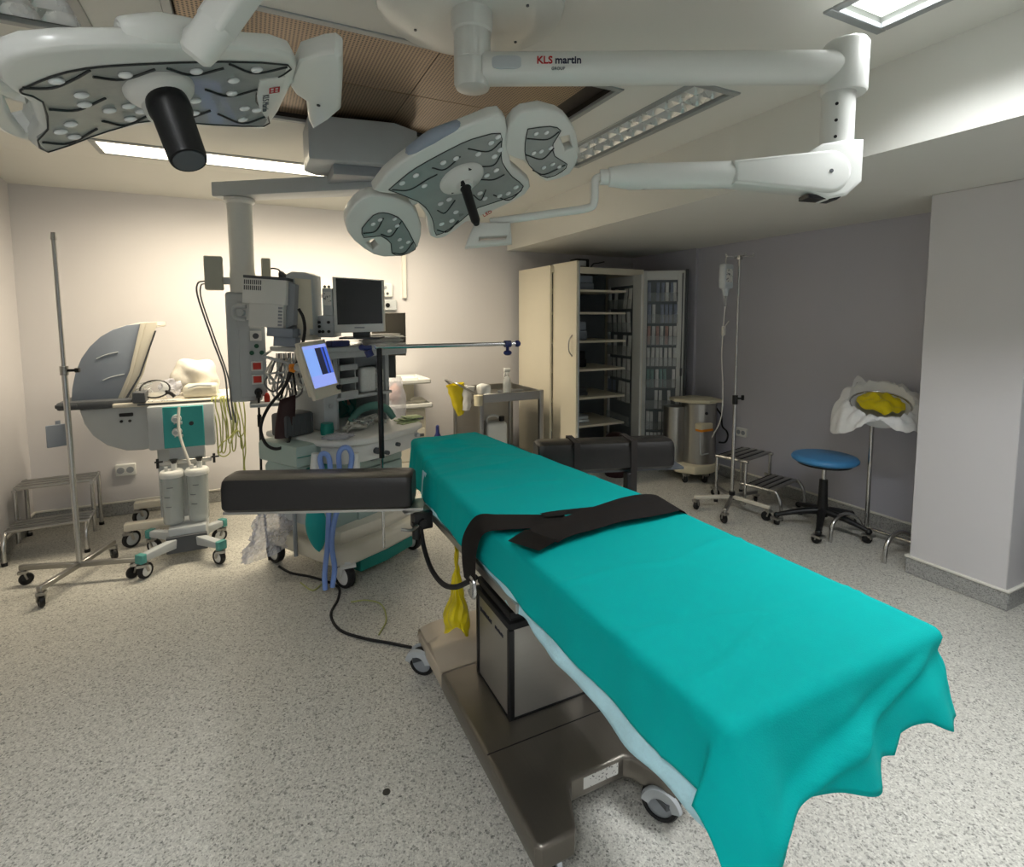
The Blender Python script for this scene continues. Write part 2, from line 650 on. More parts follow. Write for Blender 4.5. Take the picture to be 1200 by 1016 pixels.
# luminaires: x0, x1, y0, y1
LUM = dict(
    side=(1.79, 2.03, 1.83, 3.13), back=(-.77, 1.45, 3.87, 4.14), near=(1.79, 2.05, -.09, 1.21),
    left=(-.735, -.475, 1.18, 2.48), rear=(-.735, -.475, -1.2, .1), rearright=(1.79, 2.05, -1.9, -.6))
AIR = (-.2, 1.53, 2.03, 3.06)
holes = list(LUM.values()) + [AIR]
xs = sorted({XL, XS} | {h[0] for h in holes} | {h[1] for h in holes})
ys = sorted({YF, YCOVE} | {h[2] for h in holes} | {h[3] for h in holes})
b = B()
for i in range(len(xs) - 1):
    for j in range(len(ys) - 1):
        cx, cy = (xs[i] + xs[i + 1]) / 2, (ys[j] + ys[j + 1]) / 2
        if not any(h[0] < cx < h[1] and h[2] < cy < h[3] for h in holes):
            b.box((xs[i], ys[j], ZC), (xs[i + 1], ys[j + 1], ZC + .1))
struct('ceiling', b, 'ceil')
# roof over the recesses
b = B()
b.box((XL - .1, YF - .1, 2.72), (XR + .1, YB + .1, 2.8))
struct('ceiling_slab', b, 'ceil')


def luminaire(key, label, lit, style, watts=0, col=(1, .95, .86), spread=125, tilt=0):
    x0, x1, y0, y1 = LUM[key]
    t = T('ceiling_light', label, 'ceiling light', ((x0 + x1) / 2, (y0 + y1) / 2, ZC), group='recessed ceiling lights')
    f = B()
    w = .022
    z0, z1 = ZC - .008, ZC + .012
    f.box((x0 - w, y0 - w, z0), (x1 + w, y0 + .012, z1), .003, 1)
    f.box((x0 - w, y1 - .012, z0), (x1 + w, y1 + w, z1), .003, 1)
    f.box((x0 - w, y0 + .012, z0), (x0 + .012, y1 - .012, z1), .003, 1)
    f.box((x1 - .012, y0 + .012, z0), (x1 + w, y1 - .012, z1), .003, 1)
    t.p('frame', f, 'frame')
    h = B()
    zt = ZC + .095
    a, e = .006, .001
    h.box((x0 + e, y0 + e, z1), (x0 + a, y1 - e, zt))
    h.box((x1 - a, y0 + e, z1), (x1 - e, y1 - e, zt))
    h.box((x0 + a, y0 + e, z1), (x1 - a, y0 + a, zt))
    h.box((x0 + a, y1 - a, z1), (x1 - a, y1 - e, zt))
    h.box((x0 + e, y0 + e, zt), (x1 - e, y1 - e, zt + .006))
    t.p('housing', h, 'housing')
    lx = (x1 - x0) > (y1 - y0)
    if style == 'cross':
        g = B()
        L0, L1 = (y0 + .014, y1 - .014)
        n = 13
        zc = ZC + .032
        # two lengthwise rows of bright curved reflector cells
        for s in (0, 1):
            xa = x0 + .014 + s * (x1 - x0 - .028) / 2
            xb = xa + (x1 - x0 - .028) / 2
            for k in range(n):
                ya, yb = L0 + (L1 - L0) * k / n, L0 + (L1 - L0) * (k + 1) / n
                ym, xm = (ya + yb) / 2, (xa + xb) / 2

                def cell(u, v, xa=xa, xb=xb, ya=ya, yb=yb):
                    x = xa + (xb - xa) * u
                    y = ya + (yb - ya) * v
                    d = min(1, max(abs(2 * u - 1), abs(2 * v - 1)))
                    return V((x, y, ZC + .012 + .05 * (1 - d ** 3)))
                g.surf(cell, 9, 9)
        t.p('louver', g, 'louver')
    elif style == 'prismatic':
        g = B()
        g.box((x0 + .012, y0 + .012, ZC + .03), (x1 - .012, y1 - .012, ZC + .036))
        t.p('diffuser', g, M['litdiff'])
    if lit:
        if style == 'bars':
            g = B()
            for k in (1, 2):
                if lx:
                    yy = y0 + (y1 - y0) * k / 3
                    g.box((x0 + .006, yy - .003, ZC + .0), (x1 - .006, yy + .003, ZC + .016 if tilt else ZC + .07))
                else:
                    xx = x0 + (x1 - x0) * k / 3
                    g.box((xx - .004, y0 + .006, ZC + .01), (xx + .004, y1 - .006, ZC + .07))
            t.p('louver', g, 'housing')
        ld = bpy.data.lights.new('ceiling_light_lamp', 'AREA')
        ld.shape = 'RECTANGLE'
        ld.size, ld.size_y = x1 - x0 - .03, y1 - y0 - .03
        ld.energy = watts
        ld.color = col
        ld.spread = rad(spread)
        lo = bpy.data.objects.new('ceiling_light_lamp', ld)
        COL.objects.link(lo)
        lo.location = (0, 0, (.048 if tilt else .085) if style != 'prismatic' else .022)
        lo.rotation_euler = (rad(tilt), 0, 0)
        lo.parent = t.o
    return t


M['litdiff'] = mat('prismatic_diffuser', 'eef3ea', .2, var=.1, scale=16, bump=.6, bscale=24, emit=.9)
WARM, COOL = (1, .85, .64), (.97, .98, 1)
luminaire('back', 'lit narrow ceiling light with two dividing bars in front of the back wall', True, 'bars', 66, WARM, 140, 27)
luminaire('side', 'unlit ceiling light with two rows of bright louver cells beside the lowered soffit', False, 'cross')
luminaire('near', 'lit ceiling light with wavy textured diffuser at the top right of the photo', True, 'prismatic', 26, COOL, 128)
luminaire('left', 'unlit ceiling light with bright louver cells above the nearer surgical lamp on the left', False, 'cross')
luminaire('rear', 'lit ceiling light behind the camera on the left side of the room', True, 'bars', 64, COOL, 145)
luminaire('rearright', 'lit ceiling light behind the camera on the right side of the room', True, 'bars', 22, COOL, 125)

# air outlet of perforated bronze sheets
x0, x1, y0, y1 = AIR
t = T('air_diffuser', 'large recessed air outlet of brown perforated metal sheets in the ceiling', 'air vent', ((x0 + x1) / 2, (y0 + y1) / 2, ZC))
f = B()
w = .02
f.box((x0 - w, y0 - w, ZC - .006), (x1 + w, y0 + .01, ZC + .01), .002, 1)
f.box((x0 - w, y1 - .01, ZC - .006), (x1 + w, y1 + w, ZC + .01), .002, 1)
f.box((x0 - w, y0 + .01, ZC - .006), (x0 + .01, y1 - .01, ZC + .01), .002, 1)
f.box((x1 - .01, y0 + .01, ZC - .006), (x1 + w, y1 - .01, ZC + .01), .002, 1)
t.p('frame', f, 'frame')
zp = ZC + .03
h = B()
e = .002
h.box((x0 + e, y0 + e, ZC + .01), (x0 + .008, y1 - e, zp + .02))
h.box((x1 - .008, y0 + e, ZC + .01), (x1 - e, y1 - e, zp + .02))
h.box((x0 + .008, y0 + e, ZC + .01), (x1 - .008, y0 + .008, zp + .02))
h.box((x0 + .008, y1 - .008, ZC + .01), (x1 - .008, y1 - e, zp + .02))
h.box((x0 + e, y0 + e, zp + .02), (x1 - e, y1 - e, zp + .03))
t.p('liner', h, 'darkfilter')
ym, xm = 2.56, .72
for xa, xb in ((x0 + .012, xm - .002), (xm + .002, x1 - .11)):
    for ya, yb in ((y0 + .012, ym - .003), (ym + .003, y1 - .012)):
        g = B()
        g.box((xa, ya, zp), (xb, yb, zp + .004))
        t.p('perforated_panel', g, 'diffuser')
g = B()
g.box((x1 - .106, y0 + .012, zp + .004), (x1 - .012, y1 - .012, zp + .01))
t.p('side_strip', g, 'darkfilter')

# cove skirting: speckled upstand with a pale cap
for nm, lo, hi, cl, ch in (
    ('baseboard_back', (XL, YB - .012, 0), (XR - .03, YB, .095), (XL, YB - .018, .095), (XR - .03, YB, .108)),
    ('baseboard_left', (XL, YF, 0), (XL + .012, YB - .012, .095), (XL, YF, .095), (XL + .018, YB - .018, .108)),
    ('baseboard_right', (XR - .012, 1.702, 0), (XR, 3.95, .095), (XR - .018, 1.708, .095), (XR, 3.95, .108)),
):
    b = B()
    b.box(lo, hi, .004, 1)
    o = struct(nm, b, 'cove')
    c = B()
    c.box(cl, ch, .003, 1)
    link_mesh('cap_strip', c, 'trimwhite', o)
b = B()
b.box((3.408, 1.228, 0), (3.42, 1.702, .095), .003, 1)
b.box((3.42, 1.228, 0), (XR, 1.24, .095), .003, 1)
b.box((3.42, 1.69, 0), (XR, 1.702, .095), .003, 1)
o = struct('baseboard_column', b, 'cove')
c = B()
c.box((3.402, 1.222, .095), (3.42, 1.708, .108), .003, 1)
c.box((3.42, 1.222, .095), (XR, 1.24, .108), .003, 1)
c.box((3.42, 1.69, .095), (XR, 1.708, .108), .003, 1)
link_mesh('cap_strip', c, 'trimwhite', o)
# white cable trunking dropping down the back wall
b = B()
b.box((1.272, YB - .03, 1.68), (1.31, YB, 2.43), .004, 1)
struct('trim_2', b, 'trimwhite')


def wall_plate(name, label, cat, x0, x1, z0, z1, body, bits, depth=.03):
    """box fixed on the back wall, with the round or square outlets seen on it"""
    t = T(name, label, cat, ((x0 + x1) / 2, YB, z0))
    g = B()
    g.box((x0, YB - depth, z0), (x1, YB, z1), .005, 1)
    t.p('cover', g, body)
    for (nm, px, pz, r, m) in bits:
        k = B()
        k.cyl((px, YB - depth - .006, pz), (px, YB - depth + .003, pz), r, seg=16)
        t.p(nm, k, m)
    return t


wall_plate('wall_socket', 'white double socket low on the back wall behind the suction trolley', 'socket', -.96, -.83, .305, .395, 'white',
           [('outlet', -.925, .35, .024, 'grey'), ('outlet', -.865, .35, .024, 'grey')])
wall_plate('wall_socket', 'white switch plate high on the back wall right of the dark monitor', 'socket', 1.06, 1.18, 1.69, 1.81, 'white',
           [('outlet', 1.09, 1.72, .012, 'dgrey'), ('outlet', 1.13, 1.72, .012, 'dgrey'), ('switch', 1.11, 1.775, .014, 'grey')])
wall_plate('gas_outlet', 'grey outlet plate with one dark port under the white switch plate', 'socket', 1.06, 1.215, 1.57, 1.665, 'lgrey',
           [('port', 1.13, 1.615, .02, 'black')])
t = wall_plate('wall_socket', 'white wall plate with two dark holes left of the dark monitor', 'socket', .55, .68, 1.70, 1.80, 'white',
               [('outlet', .59, 1.77, .012, 'black'), ('outlet', .625, 1.77, .012, 'black')])

# dark round plug in the floor
b = B()
b.lathe([(0, 0), (.0125, 0), (.011, .003), (0, .0035)], Matrix.Translation((.331, 1.589, 0)), 20)
single('floor_plug', 'small dark round plug in the pale floor left of the table base', 'plug', b, 'darkplug', (.331, 1.589, 0))

# ------------------------------------------------------------------ operating table
TX = .885
t = T('operating_table', 'steel operating table on a heavy wheeled base under the teal drape', 'operating table', (TX, 1.6, 0))
# base plate with two feet at the front
zt = .16
outline = [(.60, 1.10), (.615, 1.085), (.71, 1.085), (.725, 1.10), (.77, 1.205), (.79, 1.222), (.975, 1.222), (.995, 1.205), (1.04, 1.10), (1.055, 1.085),
           (1.15, 1.085), (1.165, 1.10), (1.165, 1.84), (.60, 1.84)]
b = B()
b.prism(outline, .085, zt, .012, seg=3)
base = t.p('base_plate', b, 'bronze_steel')
g = B()
g.box((.603, 1.409, zt - .0005), (1.162, 1.413, zt + .0006))
t.p('seam', g, 'black', base)
b = B()
# raised shroud over the rear of the base


def shroud(u, v):
    x = .60 + .565 * u
    y = 1.842 + .33 * v
    e = max(abs(2 * u - 1), 0) ** 8
    k = .5 - .5 * math.cos(min(1, v / .35) * PI)
    tail = .5 - .5 * math.cos(min(1, (1 - v) / .12) * PI)
    z = .16 + .035 * k
    z = .09 + (z - .09) * (.35 + .65 * tail) * (1 - .18 * e) if v > .5 else z * (1 - .03 * e)
    return V((x, y, z))


b.surf(shroud, 24, 24)
b.box((.60, 1.842, .085), (1.165, 2.16, .15), .012)
t.p('base_shroud', b, 'champagne', label='beige raised rear cover of the base')
g = B()
g.box((.83, 1.2205, .112), (.955, 1.223, .148))
t.p('rating_label', g, 'sticker', base, label='white printed rating label')
for cx, cy, hd in ((.655, 1.135, -1.9), (1.06, 1.12, -1.0), (.585, 2.10, 2.4), (1.16, 2.10, .6)):
    o = caster(t, (cx, cy, 0), .057, .036, hd, rim='grey', tyre='rubber', top=.10, fork='dgrey', arms=False)
    g = B()
    d = V((math.cos(hd), math.sin(hd), 0))
    mx = basis(V((cx, cy, .058)) - d * .012, d, (0, 0, 1))
    g.lathe([(.034, -.036), (.058, -.034), (.062, -.022), (.062, -.02), (.036, -.02)], mx, 20, PI * .05, PI * .95)
    g.lathe([(.036, .02), (.062, .02), (.062, .022), (.058, .034), (.034, .036)], mx, 20, PI * .05, PI * .95)
    t.p('fender', g, 'lgrey', o)
# column: steel panels, black corner posts and a ribbed collar
cx0, cx1, cy0, cy1, zc = .722, 1.042, 1.50, 1.79, .475
b = B()
b.box((cx0 + .006, cy0 + .006, zt), (cx1 - .006, cy1 - .006, zc), .004, 1)
col = t.p('column', b, 'colpanel')
for x in (cx0, cx1 - .022):
    for y in (cy0, cy1 - .022):
        g = B()
        g.box((x, y, zt), (x + .022, y + .022, zc), .006)
        t.p('corner_post', g, 'black', col)
g = B()
g.box((cx0 + .002, cy0 + .002, zt), (cx1 - .002, cy1 - .002, zt + .006))
t.p('foot_seal', g, 'black', col)
g = B()
for k in range(7):
    z0 = zc + k * .036
    s = k * .006
    g.box((cx0 - .002 + s, cy0 - .002 + s, z0), (cx1 + .002 - s, cy1 + .002 - s, z0 + .026), .008)
    g.box((cx0 + .012 + s, cy0 + .012 + s, z0 + .02), (cx1 - .012 - s, cy1 - .012 - s, z0 + .04))
t.p('collar', g, 'rubber', label='black ribbed collar')
# lettering on the left side panel, reading towards the front
g = B()
rs = random.Random(2)
for y0, n, h in ((1.755, 9, .017), (1.625, 6, .012)):
    for k in range(n):          # a row of small worn characters, too fine to read
        y = y0 - k * .0115
        g.box((cx0 + .0046, y - .0075, .425 - h / 2), (cx0 + .0062, y - .0055, .425 + h / 2 * rs.uniform(.4, 1)))
        g.box((cx0 + .0046, y - .0025, .425 - h / 2), (cx0 + .0062, y, .425 + h / 2 * rs.uniform(.2, 1)))
        g.box((cx0 + .0046, y - .0075, .425 - h / 2 * rs.choice((1, -.1))), (cx0 + .0062, y, .4265 - h / 2 * rs.choice((1, -.1))))
t.p('lettering', g, 'navytxt', col)
# top frame, side rails
b = B()
b.prism([(.64, .60), (1.13, .60), (1.13, 1.40), (1.03, 1.95), (.94, 2.34), (.70, 2.34), (.64, 1.95)], .75, .79, .006)
t.p('table_frame', b, 'steel')
for x in (.588, 1.172):
    g = B()
    g.box((x - .006, 1.17, .742), (x + .006, 1.98 if x < 1 else 1.5, .768), .002, 1)
    for yy in (1.25, 1.55, 1.9) if x < 1 else (1.22, 1.36):
        g.box((min(x, .64 if x < 1 else 1.12), yy - .015, .75), (max(x, .66 if x < 1 else 1.13), yy + .015, .764))
    t.p('side_rail', g, 'steel')
b = B()
b.prism([(.56, .79), (.54, .81), (.535, .875), (.555, .893), (1.40, .893), (1.40, .79)], .62, 1.145, .012, mx=Matrix(((0, 0, 1, 0), (1, 0, 0, 0), (0, 1, 0, 0), (0, 0, 0, 1))))
b.prism([(.62, 1.405), (1.145, 1.405), (1.045, 1.93), (.62, 1.93)], .79, .893, .012)
b.prism([(.625, 1.935), (1.04, 1.935), (.955, 2.38), (.68, 2.38)], .79, .905, .012)
t.p('mattress', b, 'vinyl')

# teal drape
X0, X1, Y0, Y1 = .612, 1.158, .532, 2.395


def xl(y):
    k = max(0, min(1, (y - 1.90) / .5))
    return X0 + .06 * k


def xr(y):
    k = max(0, min(1, (y - 1.40) / 1.0))
    return X1 - .19 * k


def ztop(y):
    return .904 + .036 * max(0, y - 1.4)


HEM = [(-.2, .205), (.0, .20), (.10, .168), (.22, .15), (.36, .165), (.50, .185), (.57, .160), (.63, .168), (.68, .140), (.80, .135), (.90, .165), (1.0, .165), (1.1, .15), (1.4, .13)]


def hem(tq):
    for (a, p), (c, q) in zip(HEM, HEM[1:]):
        if a <= tq <= c:
            return p + (q - p) * (tq - a) / (c - a)
    return .15


def interp(a, bq, k):
    k = max(0, min(1, k))
    return a + (bq - a) * k


NX, NY = 120, 190
DL, DR, DF, DH = .13, .13, .2, .21
b = B()


def drape(u, v):
    X = (X0 - DL) + u * (X1 - X0 + DL + DR)
    Y = (Y0 - DF) + v * (Y1 - Y0 + DF + DH)
    yq = max(Y0, min(Y1, Y))
    a, c = xl(yq), xr(yq)
    tx = (X - X0) / (X1 - X0)
    if X < X0:
        xq, dx = a, X - X0
    elif X > X1:
        xq, dx = c, X - X1
    else:
        xq, dx = a + tx * (c - a), 0.
    dy = Y - yq
    if dx < 0:
        dx *= (ztop(yq) - .772) / DL * (1 + .03 * math.sin(Y * 9))
    if dy < 0:
        dy *= hem(tx) / DF
    d = math.hypot(dx, dy)
    zq = ztop(yq)
    p = V((xq, yq, zq))
    r = .022
    # creases in the flat part
    n = 0.
    wv = noise.noise(V((X * 3.2, Y * 9, 1.7))) * .5 + noise.noise(V((X * 7 + Y * 4, Y * 16, 4.1))) * .3
    hw = interp(0, 1, (Y - 1.55) / .5)
    n += wv * (.0025 + .021 * hw)
    for k, (yy, sl, amp, w) in enumerate(((2.28, .10, .007, .012), (2.19, -.16, .009, .014), (2.10, .05, .007, .012), (1.99, -.12, .006, .012), (1.88, .10, .005, .012),
                                          (1.62, -.05, .003, .012), (.98, -.03, .0035, .008), (.83, .32, .0025, .007), (.66, .12, .004, .008), (.72, -.2, .003, .01))):
        q = (Y - yy - sl * (X - .88) - .03 * noise.noise(V((X * 5, k, 0)))) / w
        n += 1.5 * amp * math.exp(-q * q) * (.4 + .6 * abs(noise.noise(V((X * 4, k * 3.3, 2)))) * 2)
    if hw > 0:
        n *= 1 - .85 * hw * interp(0, 1, (X - (c - .10)) / .10)
    if d < 1e-6:
        return p + V((0, 0, n))
    o = V((dx / d, dy / d, 0))
    side = 1. if dx < 0 else 0.
    if d < r * PI / 2:
        out, dn = r * math.sin(d / r), r * (1 - math.cos(d / r))
    else:
        e = d - r * PI / 2
        flare = .10 if abs(dy) < 1e-6 else (.32 if dy < 0 else .12)
        if dx > 0 and dy < 0:
            flare = .22
        out, dn = r + e * flare, r + e * math.sqrt(1 - flare * flare)
        k = min(1, e / .1)
        arc = (tx * .55 if abs(dy) > 0 else Y)
        if dy < 0:
            tw = max(0, min(1, tx))
            out += k * (.012 * math.sin(tw * 15 + 1.4) + .004 * math.sin(tw * 31))
            # long diagonal fold running from the left corner up to the right
            q = (d - (.165 - .13 * tx)) / .012
            out += .016 * math.exp(-q * q) * interp(0, 1, tx * 6 + .2) * interp(1, 0, (tx - .75) * 5)
            q2 = (d - (.11 - .05 * tx)) / .02
            out -= .010 * math.exp(-q2 * q2) * interp(0, 1, (tx - .2) * 4)
        elif dy > 0:
            out += k * .012 * math.sin(tx * 14)
        else:
            out += k * (.004 * math.sin(Y * 13) + .003 * math.sin(Y * 29 + 1))
    p = p + o * (out + n * .5) + V((0, 0, -dn + n * (1 - min(1, d / .03))))
    return p


b.surf(drape, NX, NY)
dr = single('surgical_drape', 'teal cloth drape spread over the whole operating table', 'drape', b, 'teal', (TX, 1.45, .905), ang=180, recalc=False)
sm = dr.modifiers.new('thick', 'SOLIDIFY')
sm.thickness = .0016
sm.offset = 1

# pale blue pad showing under the left hem
b = B()


def pad(u, v):
    y = .545 + 1.50 * v
    lo = .727 + .012 * noise.noise(V((y * 6, 0, 3))) + .022 * max(0, min(1, (y - .95) / .3))
    lo += .004 * math.sin(y * 40)
    z = .89 + (lo - .89) * u
    x = .6005 - .012 * u - .004 * math.sin(y * 21) * u - .003 * math.sin(y * 47) * u
    return V((x, y + .02 * u * math.sin(y * 9), z))


b.surf(pad, 16, 110)
o = single('absorbent_pad', 'pale blue disposable pad hanging below the left hem of the teal drape', 'pad', b, 'palepad', (.60, 1.3, .74), ang=180, recalc=False)
sm = o.modifiers.new('thick', 'SOLIDIFY')
sm.thickness = .002
sm.offset = 0


# arm boards
def arm_board(p0, p1, zlo, zhi, w, label, bands, plate_over):
    p0, p1 = V((*p0, 0)), V((*p1, 0))
    d = (p1 - p0).normalized()
    s = V((-d.y, d.x, 0))
    if s.y < 0:
        s = -s
    L = (p1 - p0).length
    t = T('arm_board', label, 'arm board', (p0.x, p0.y, zlo))
    mx = basis((p0.x, p0.y, zlo), d, s)
    flip = -1 if mx[2][2] < 0 else 1
    b = B()
    H = zhi - zlo
    seg = []
    # rounded padded cross-section swept along the board, crowned on top
    prof = [(0, .012), (.0, H * .72), (.012, H * .93), (.035, H), (w - .035, H), (w - .012, H * .93), (w, H * .72), (w, .012), (w - .012, 0), (.012, 0)]

    def sec(u, v):
        i = u * len(prof)
        k = int(round(i)) % len(prof)
        y, z = prof[k]
        x = v * L
        e = min(v * L, (1 - v) * L)
        q = min(1, e / .03)
        f = math.sqrt(1 - (1 - q) ** 2) * .16 + .84
        y = w / 2 + (y - w / 2) * f
        z = H / 2 + (z - H / 2) * f
        return p0 + d * x + s * y + V((0, 0, zlo + z))
    vs = [0, .008, .02, .035, .05] + [.1 + .8 * k / 10 for k in range(11)] + [.95, .965, .98, .992, 1]
    tb = bmesh.new()
    rings = [[tb.verts.new(sec(i / len(prof), v)) for i in range(len(prof))] for v in vs]
    for A, Bq in zip(rings, rings[1:]):
        for i in range(len(prof)):
            tb.faces.new((A[i], A[(i + 1) % len(prof)], Bq[(i + 1) % len(prof)], Bq[i]))
    tb.faces.new(rings[0][::-1])
    tb.faces.new(rings[-1])
    b._add(tb)
    o = t.p('pad', b, 'vinyl', ang=30)
    md = o.modifiers.new('soft', 'BEVEL')
    md.width = .006
    md.segments = 2
    md.limit_method = 'ANGLE'
    md.angle_limit = rad(50)
    pl = B()
    for k in (0,):
        a = p0 + d * (-.04 if plate_over >= 0 else 0) + s * (.02)
        c = p0 + d * (L + plate_over)
        vv = [a, c + s * .02, c + s * (w - .02), a + s * (w - .04)]
        pl.prism([(q.x, q.y) for q in vv], zlo - .012, zlo - .001)
    t.p('support_plate', pl, 'steel' if plate_over <= 0 else 'dgrey')
    for x, hang in bands:
        g = B()
        for y0, y1, z0, z1 in ((-.005, w + .005, H * .99, H * 1.03), (-.006, -.001, -hang, H * 1.0), (w + .001, w + .006, -.01, H * 1.0)):
            a = p0 + d * (x - .014) + s * y0
            q = [a, a + d * .028, a + d * .028 + s * (y1 - y0), a + s * (y1 - y0)]
            g.prism([(k.x, k.y) for k in q], zlo + z0, zlo + z1)
        t.p('band', g, 'strap')
    return t, p0, d, s


t, p0, d, s = arm_board((.512, 1.895), (-.125, 2.165), .79, .918, .15, 'black padded arm board reaching left from the head of the table', [], 0)
# clamp with lever where it meets the rail
g = B()
q = V((.545, 1.90, .745))
g.box(q - V((.03, .03, .03)), q + V((.042, .03, .035)), .006)
g.cyl(q + V((-.02, -.02, -.06)), q + V((-.02, -.02, -.0)), .016)
g.cyl(q + V((0, -.045, -.0)), q + V((0, -.02, 0)), .014)
clamp = t.p('clamp', g, 'black')
g = B()
g.tube([q + V((-.02, -.04, -.005)), q + V((-.05, -.055, -.012)), q + V((-.085, -.05, -.005))], .006, 8, 4)
g.box(q + V((-.06, -.01, .03)), q + V((.04, .05, .037)), .002, 1)
t.p('lever', g, 'steel', clamp)
t2, p0, d, s = arm_board((1.10, 1.985), (1.695, 1.79), .822, .951, .145, 'black padded arm board reaching right, strapped with two dark bands', [(.17, 0), (.43, .10)], .05)
g = B()
g.box((1.155, 1.95, .72), (1.215, 2.01, .81), .006)
t2.p('clamp', g, 'black')
g = B()
g.box((1.475, 1.85, .66), (1.515, 1.885, .811), .004, 1)
t2.p('post', g, 'black')

# restraint strap over the drape
b = B()


def ribbon(bd, cl, widths, th=.004, n=6, up=None):
    """flat band through points cl; widths are half-width vectors per point"""
    P = catmull(cl, n)
    W = catmull(widths, n)
    tb = bmesh.new()
    A = [(tb.verts.new(p - w), tb.verts.new(p + w)) for p, w in zip(P, W)]
    for a, c in zip(A, A[1:]):
        tb.faces.new((a[0], a[1], c[1], c[0]))
    bmesh.ops.solidify(tb, geom=tb.faces[:], thickness=th)
    bmesh.ops.recalc_face_normals(tb, faces=tb.faces[:])
    bd._add(tb)


z = .916
t = T('restraint_strap', 'wide black body strap laid across the teal drape and over its left edge', 'strap', (.85, 1.25, z))
ribbon(b, [(.556, 1.42, .712), (.553, 1.425, .77), (.556, 1.42, .84), (.575, 1.385, .905), (.62, 1.335, .922), (.70, 1.30, .9225), (.80, 1.265, .921)],
       [V((0, .052, 0)), V((0, .055, 0)), V((.0, .056, .0)), V((.012, .058, .004)), V((.018, .056, 0)), V((.014, .05, 0)), V((.01, .042, 0))])
t.p('webbing', b, 'strap')
b = B()
ribbon(b, [(.66, 1.185, .926), (.72, 1.20, .930), (.82, 1.215, .931), (.92, 1.23, .933), (1.02, 1.235, .934), (1.10, 1.235, .932), (1.155, 1.235, .922), (1.183, 1.235, .88), (1.186, 1.235, .80)],
       [V((-.025, .05, 0)), V((-.012, .052, 0)), V((-.008, .052, .004)), V((-.006, .055, .006)), V((0, .062, .01)), V((.004, .06, .01)), V((.004, .055, .004)), V((0, .05, 0)), V((0, .05, 0))], .006)
t.p('body_pad', b, 'strap')
b = B()
ribbon(b, [(.598, 1.16, .925), (.63, 1.172, .9285), (.665, 1.185, .932)], [V((-.022, .044, 0)), V((-.022, .046, .001)), V((-.022, .046, .002))], .007)
t.p('hook_patch', b, 'black', label='shiny black fastening patch')
b = B()
ribbon(b, [(.745, 1.315, .927), (.80, 1.305, .929), (.88, 1.285, .931), (.95, 1.27, .933)], [V((-.003, .018, 0)), V((0, .02, 0)), V((0, .02, 0)), V((0, .012, 0))], .005)
t.p('loose_end', b, 'strap')
b = B()
b.tube([(.55, 1.40, .745), (.55, 1.375, .742), (.55, 1.37, .70), (.55, 1.395, .69), (.55, 1.415, .70)], .005, 8, 4)
b.box((.543, 1.375, .70), (.556, 1.39, .74))
t.p('buckle', b, 'chrome')

# black hose from the arm board clamp to the strap
b = B()
b.tube([(.547, 1.895, .73), (.545, 1.885, .70), (.54, 1.83, .655), (.535, 1.73, .625), (.535, 1.61, .63), (.545, 1.52, .66), (.565, 1.46, .70), (.585, 1.44, .72)], .0085, 10, 6)
single('hose', 'black hose sagging from the left arm board clamp to the strap', 'hose', b, 'rubber', (.54, 1.7, .625))

# yellow bag hanging at the rail behind the column
b = B()


def ybag(u, v):
    a = u * 2 * PI
    w = .003 + .06 * math.sin(min(1, v ** 3 * 1.15) * PI * .62) + .024 * v * noise.noise(V((math.cos(a) * 2.4, math.sin(a) * 2.4, v * 6)))
    x = .672 + math.cos(a) * w * .75 + .02 * noise.noise(V((v * 5, u * 3, 1)))
    y = 1.855 + math.sin(a) * w * 1.1
    return V((x, y, .70 - .385 * v - .03 * v * math.cos(a * 2 + 1)))


b.surf(ybag, 40, 30, True)
single('waste_bag', 'yellow plastic bag hanging behind the table column above its base', 'bag', b, 'yellow', (.665, 1.86, .30), ang=25)

# anaesthesia screen frame at the head
t = T('anaesthesia_screen', 'thin L shaped screen frame standing at the head of the table', 'frame', (.485, 2.27, .55))
g = B()
g.cyl((.487, 2.27, .90), (.487, 2.27, 1.372), .0115)
t.p('upright', g, 'black', label='black upper post')
g = B()
g.cyl((.487, 2.27, .50), (.487, 2.27, .905), .006)
t.p('lower_rod', g, 'chrome')
g = B()
g.cyl((.47, 2.272, 1.377), (1.125, 2.262, 1.377), .0095)
t.p('crossbar', g, 'chrome')
g = B()
g.cyl((1.07, 2.263, 1.377), (1.10, 2.263, 1.377), .016)
g.ball((1.137, 2.262, 1.377), .016, sub=3)
t.p('end_knob', g, 'knobblue')
g = B()
g.cyl((1.085, 2.262, 1.365), (1.085, 2.262, 1.345), .008)
g.ball((1.085, 2.262, 1.335), .02, (1, 1, .65), 3)
t.p('clamp_knob', g, 'knobblue')
g = B()
g.cyl((.42, 2.273, 1.375), (.455, 2.273, 1.375), .012)
g.ball((.415, 2.273, 1.378), .013, sub=3)
g.cyl((.44, 2.273, 1.365), (.45, 2.273, 1.34), .017)
t.p('clamp_knob', g, 'knobblue')

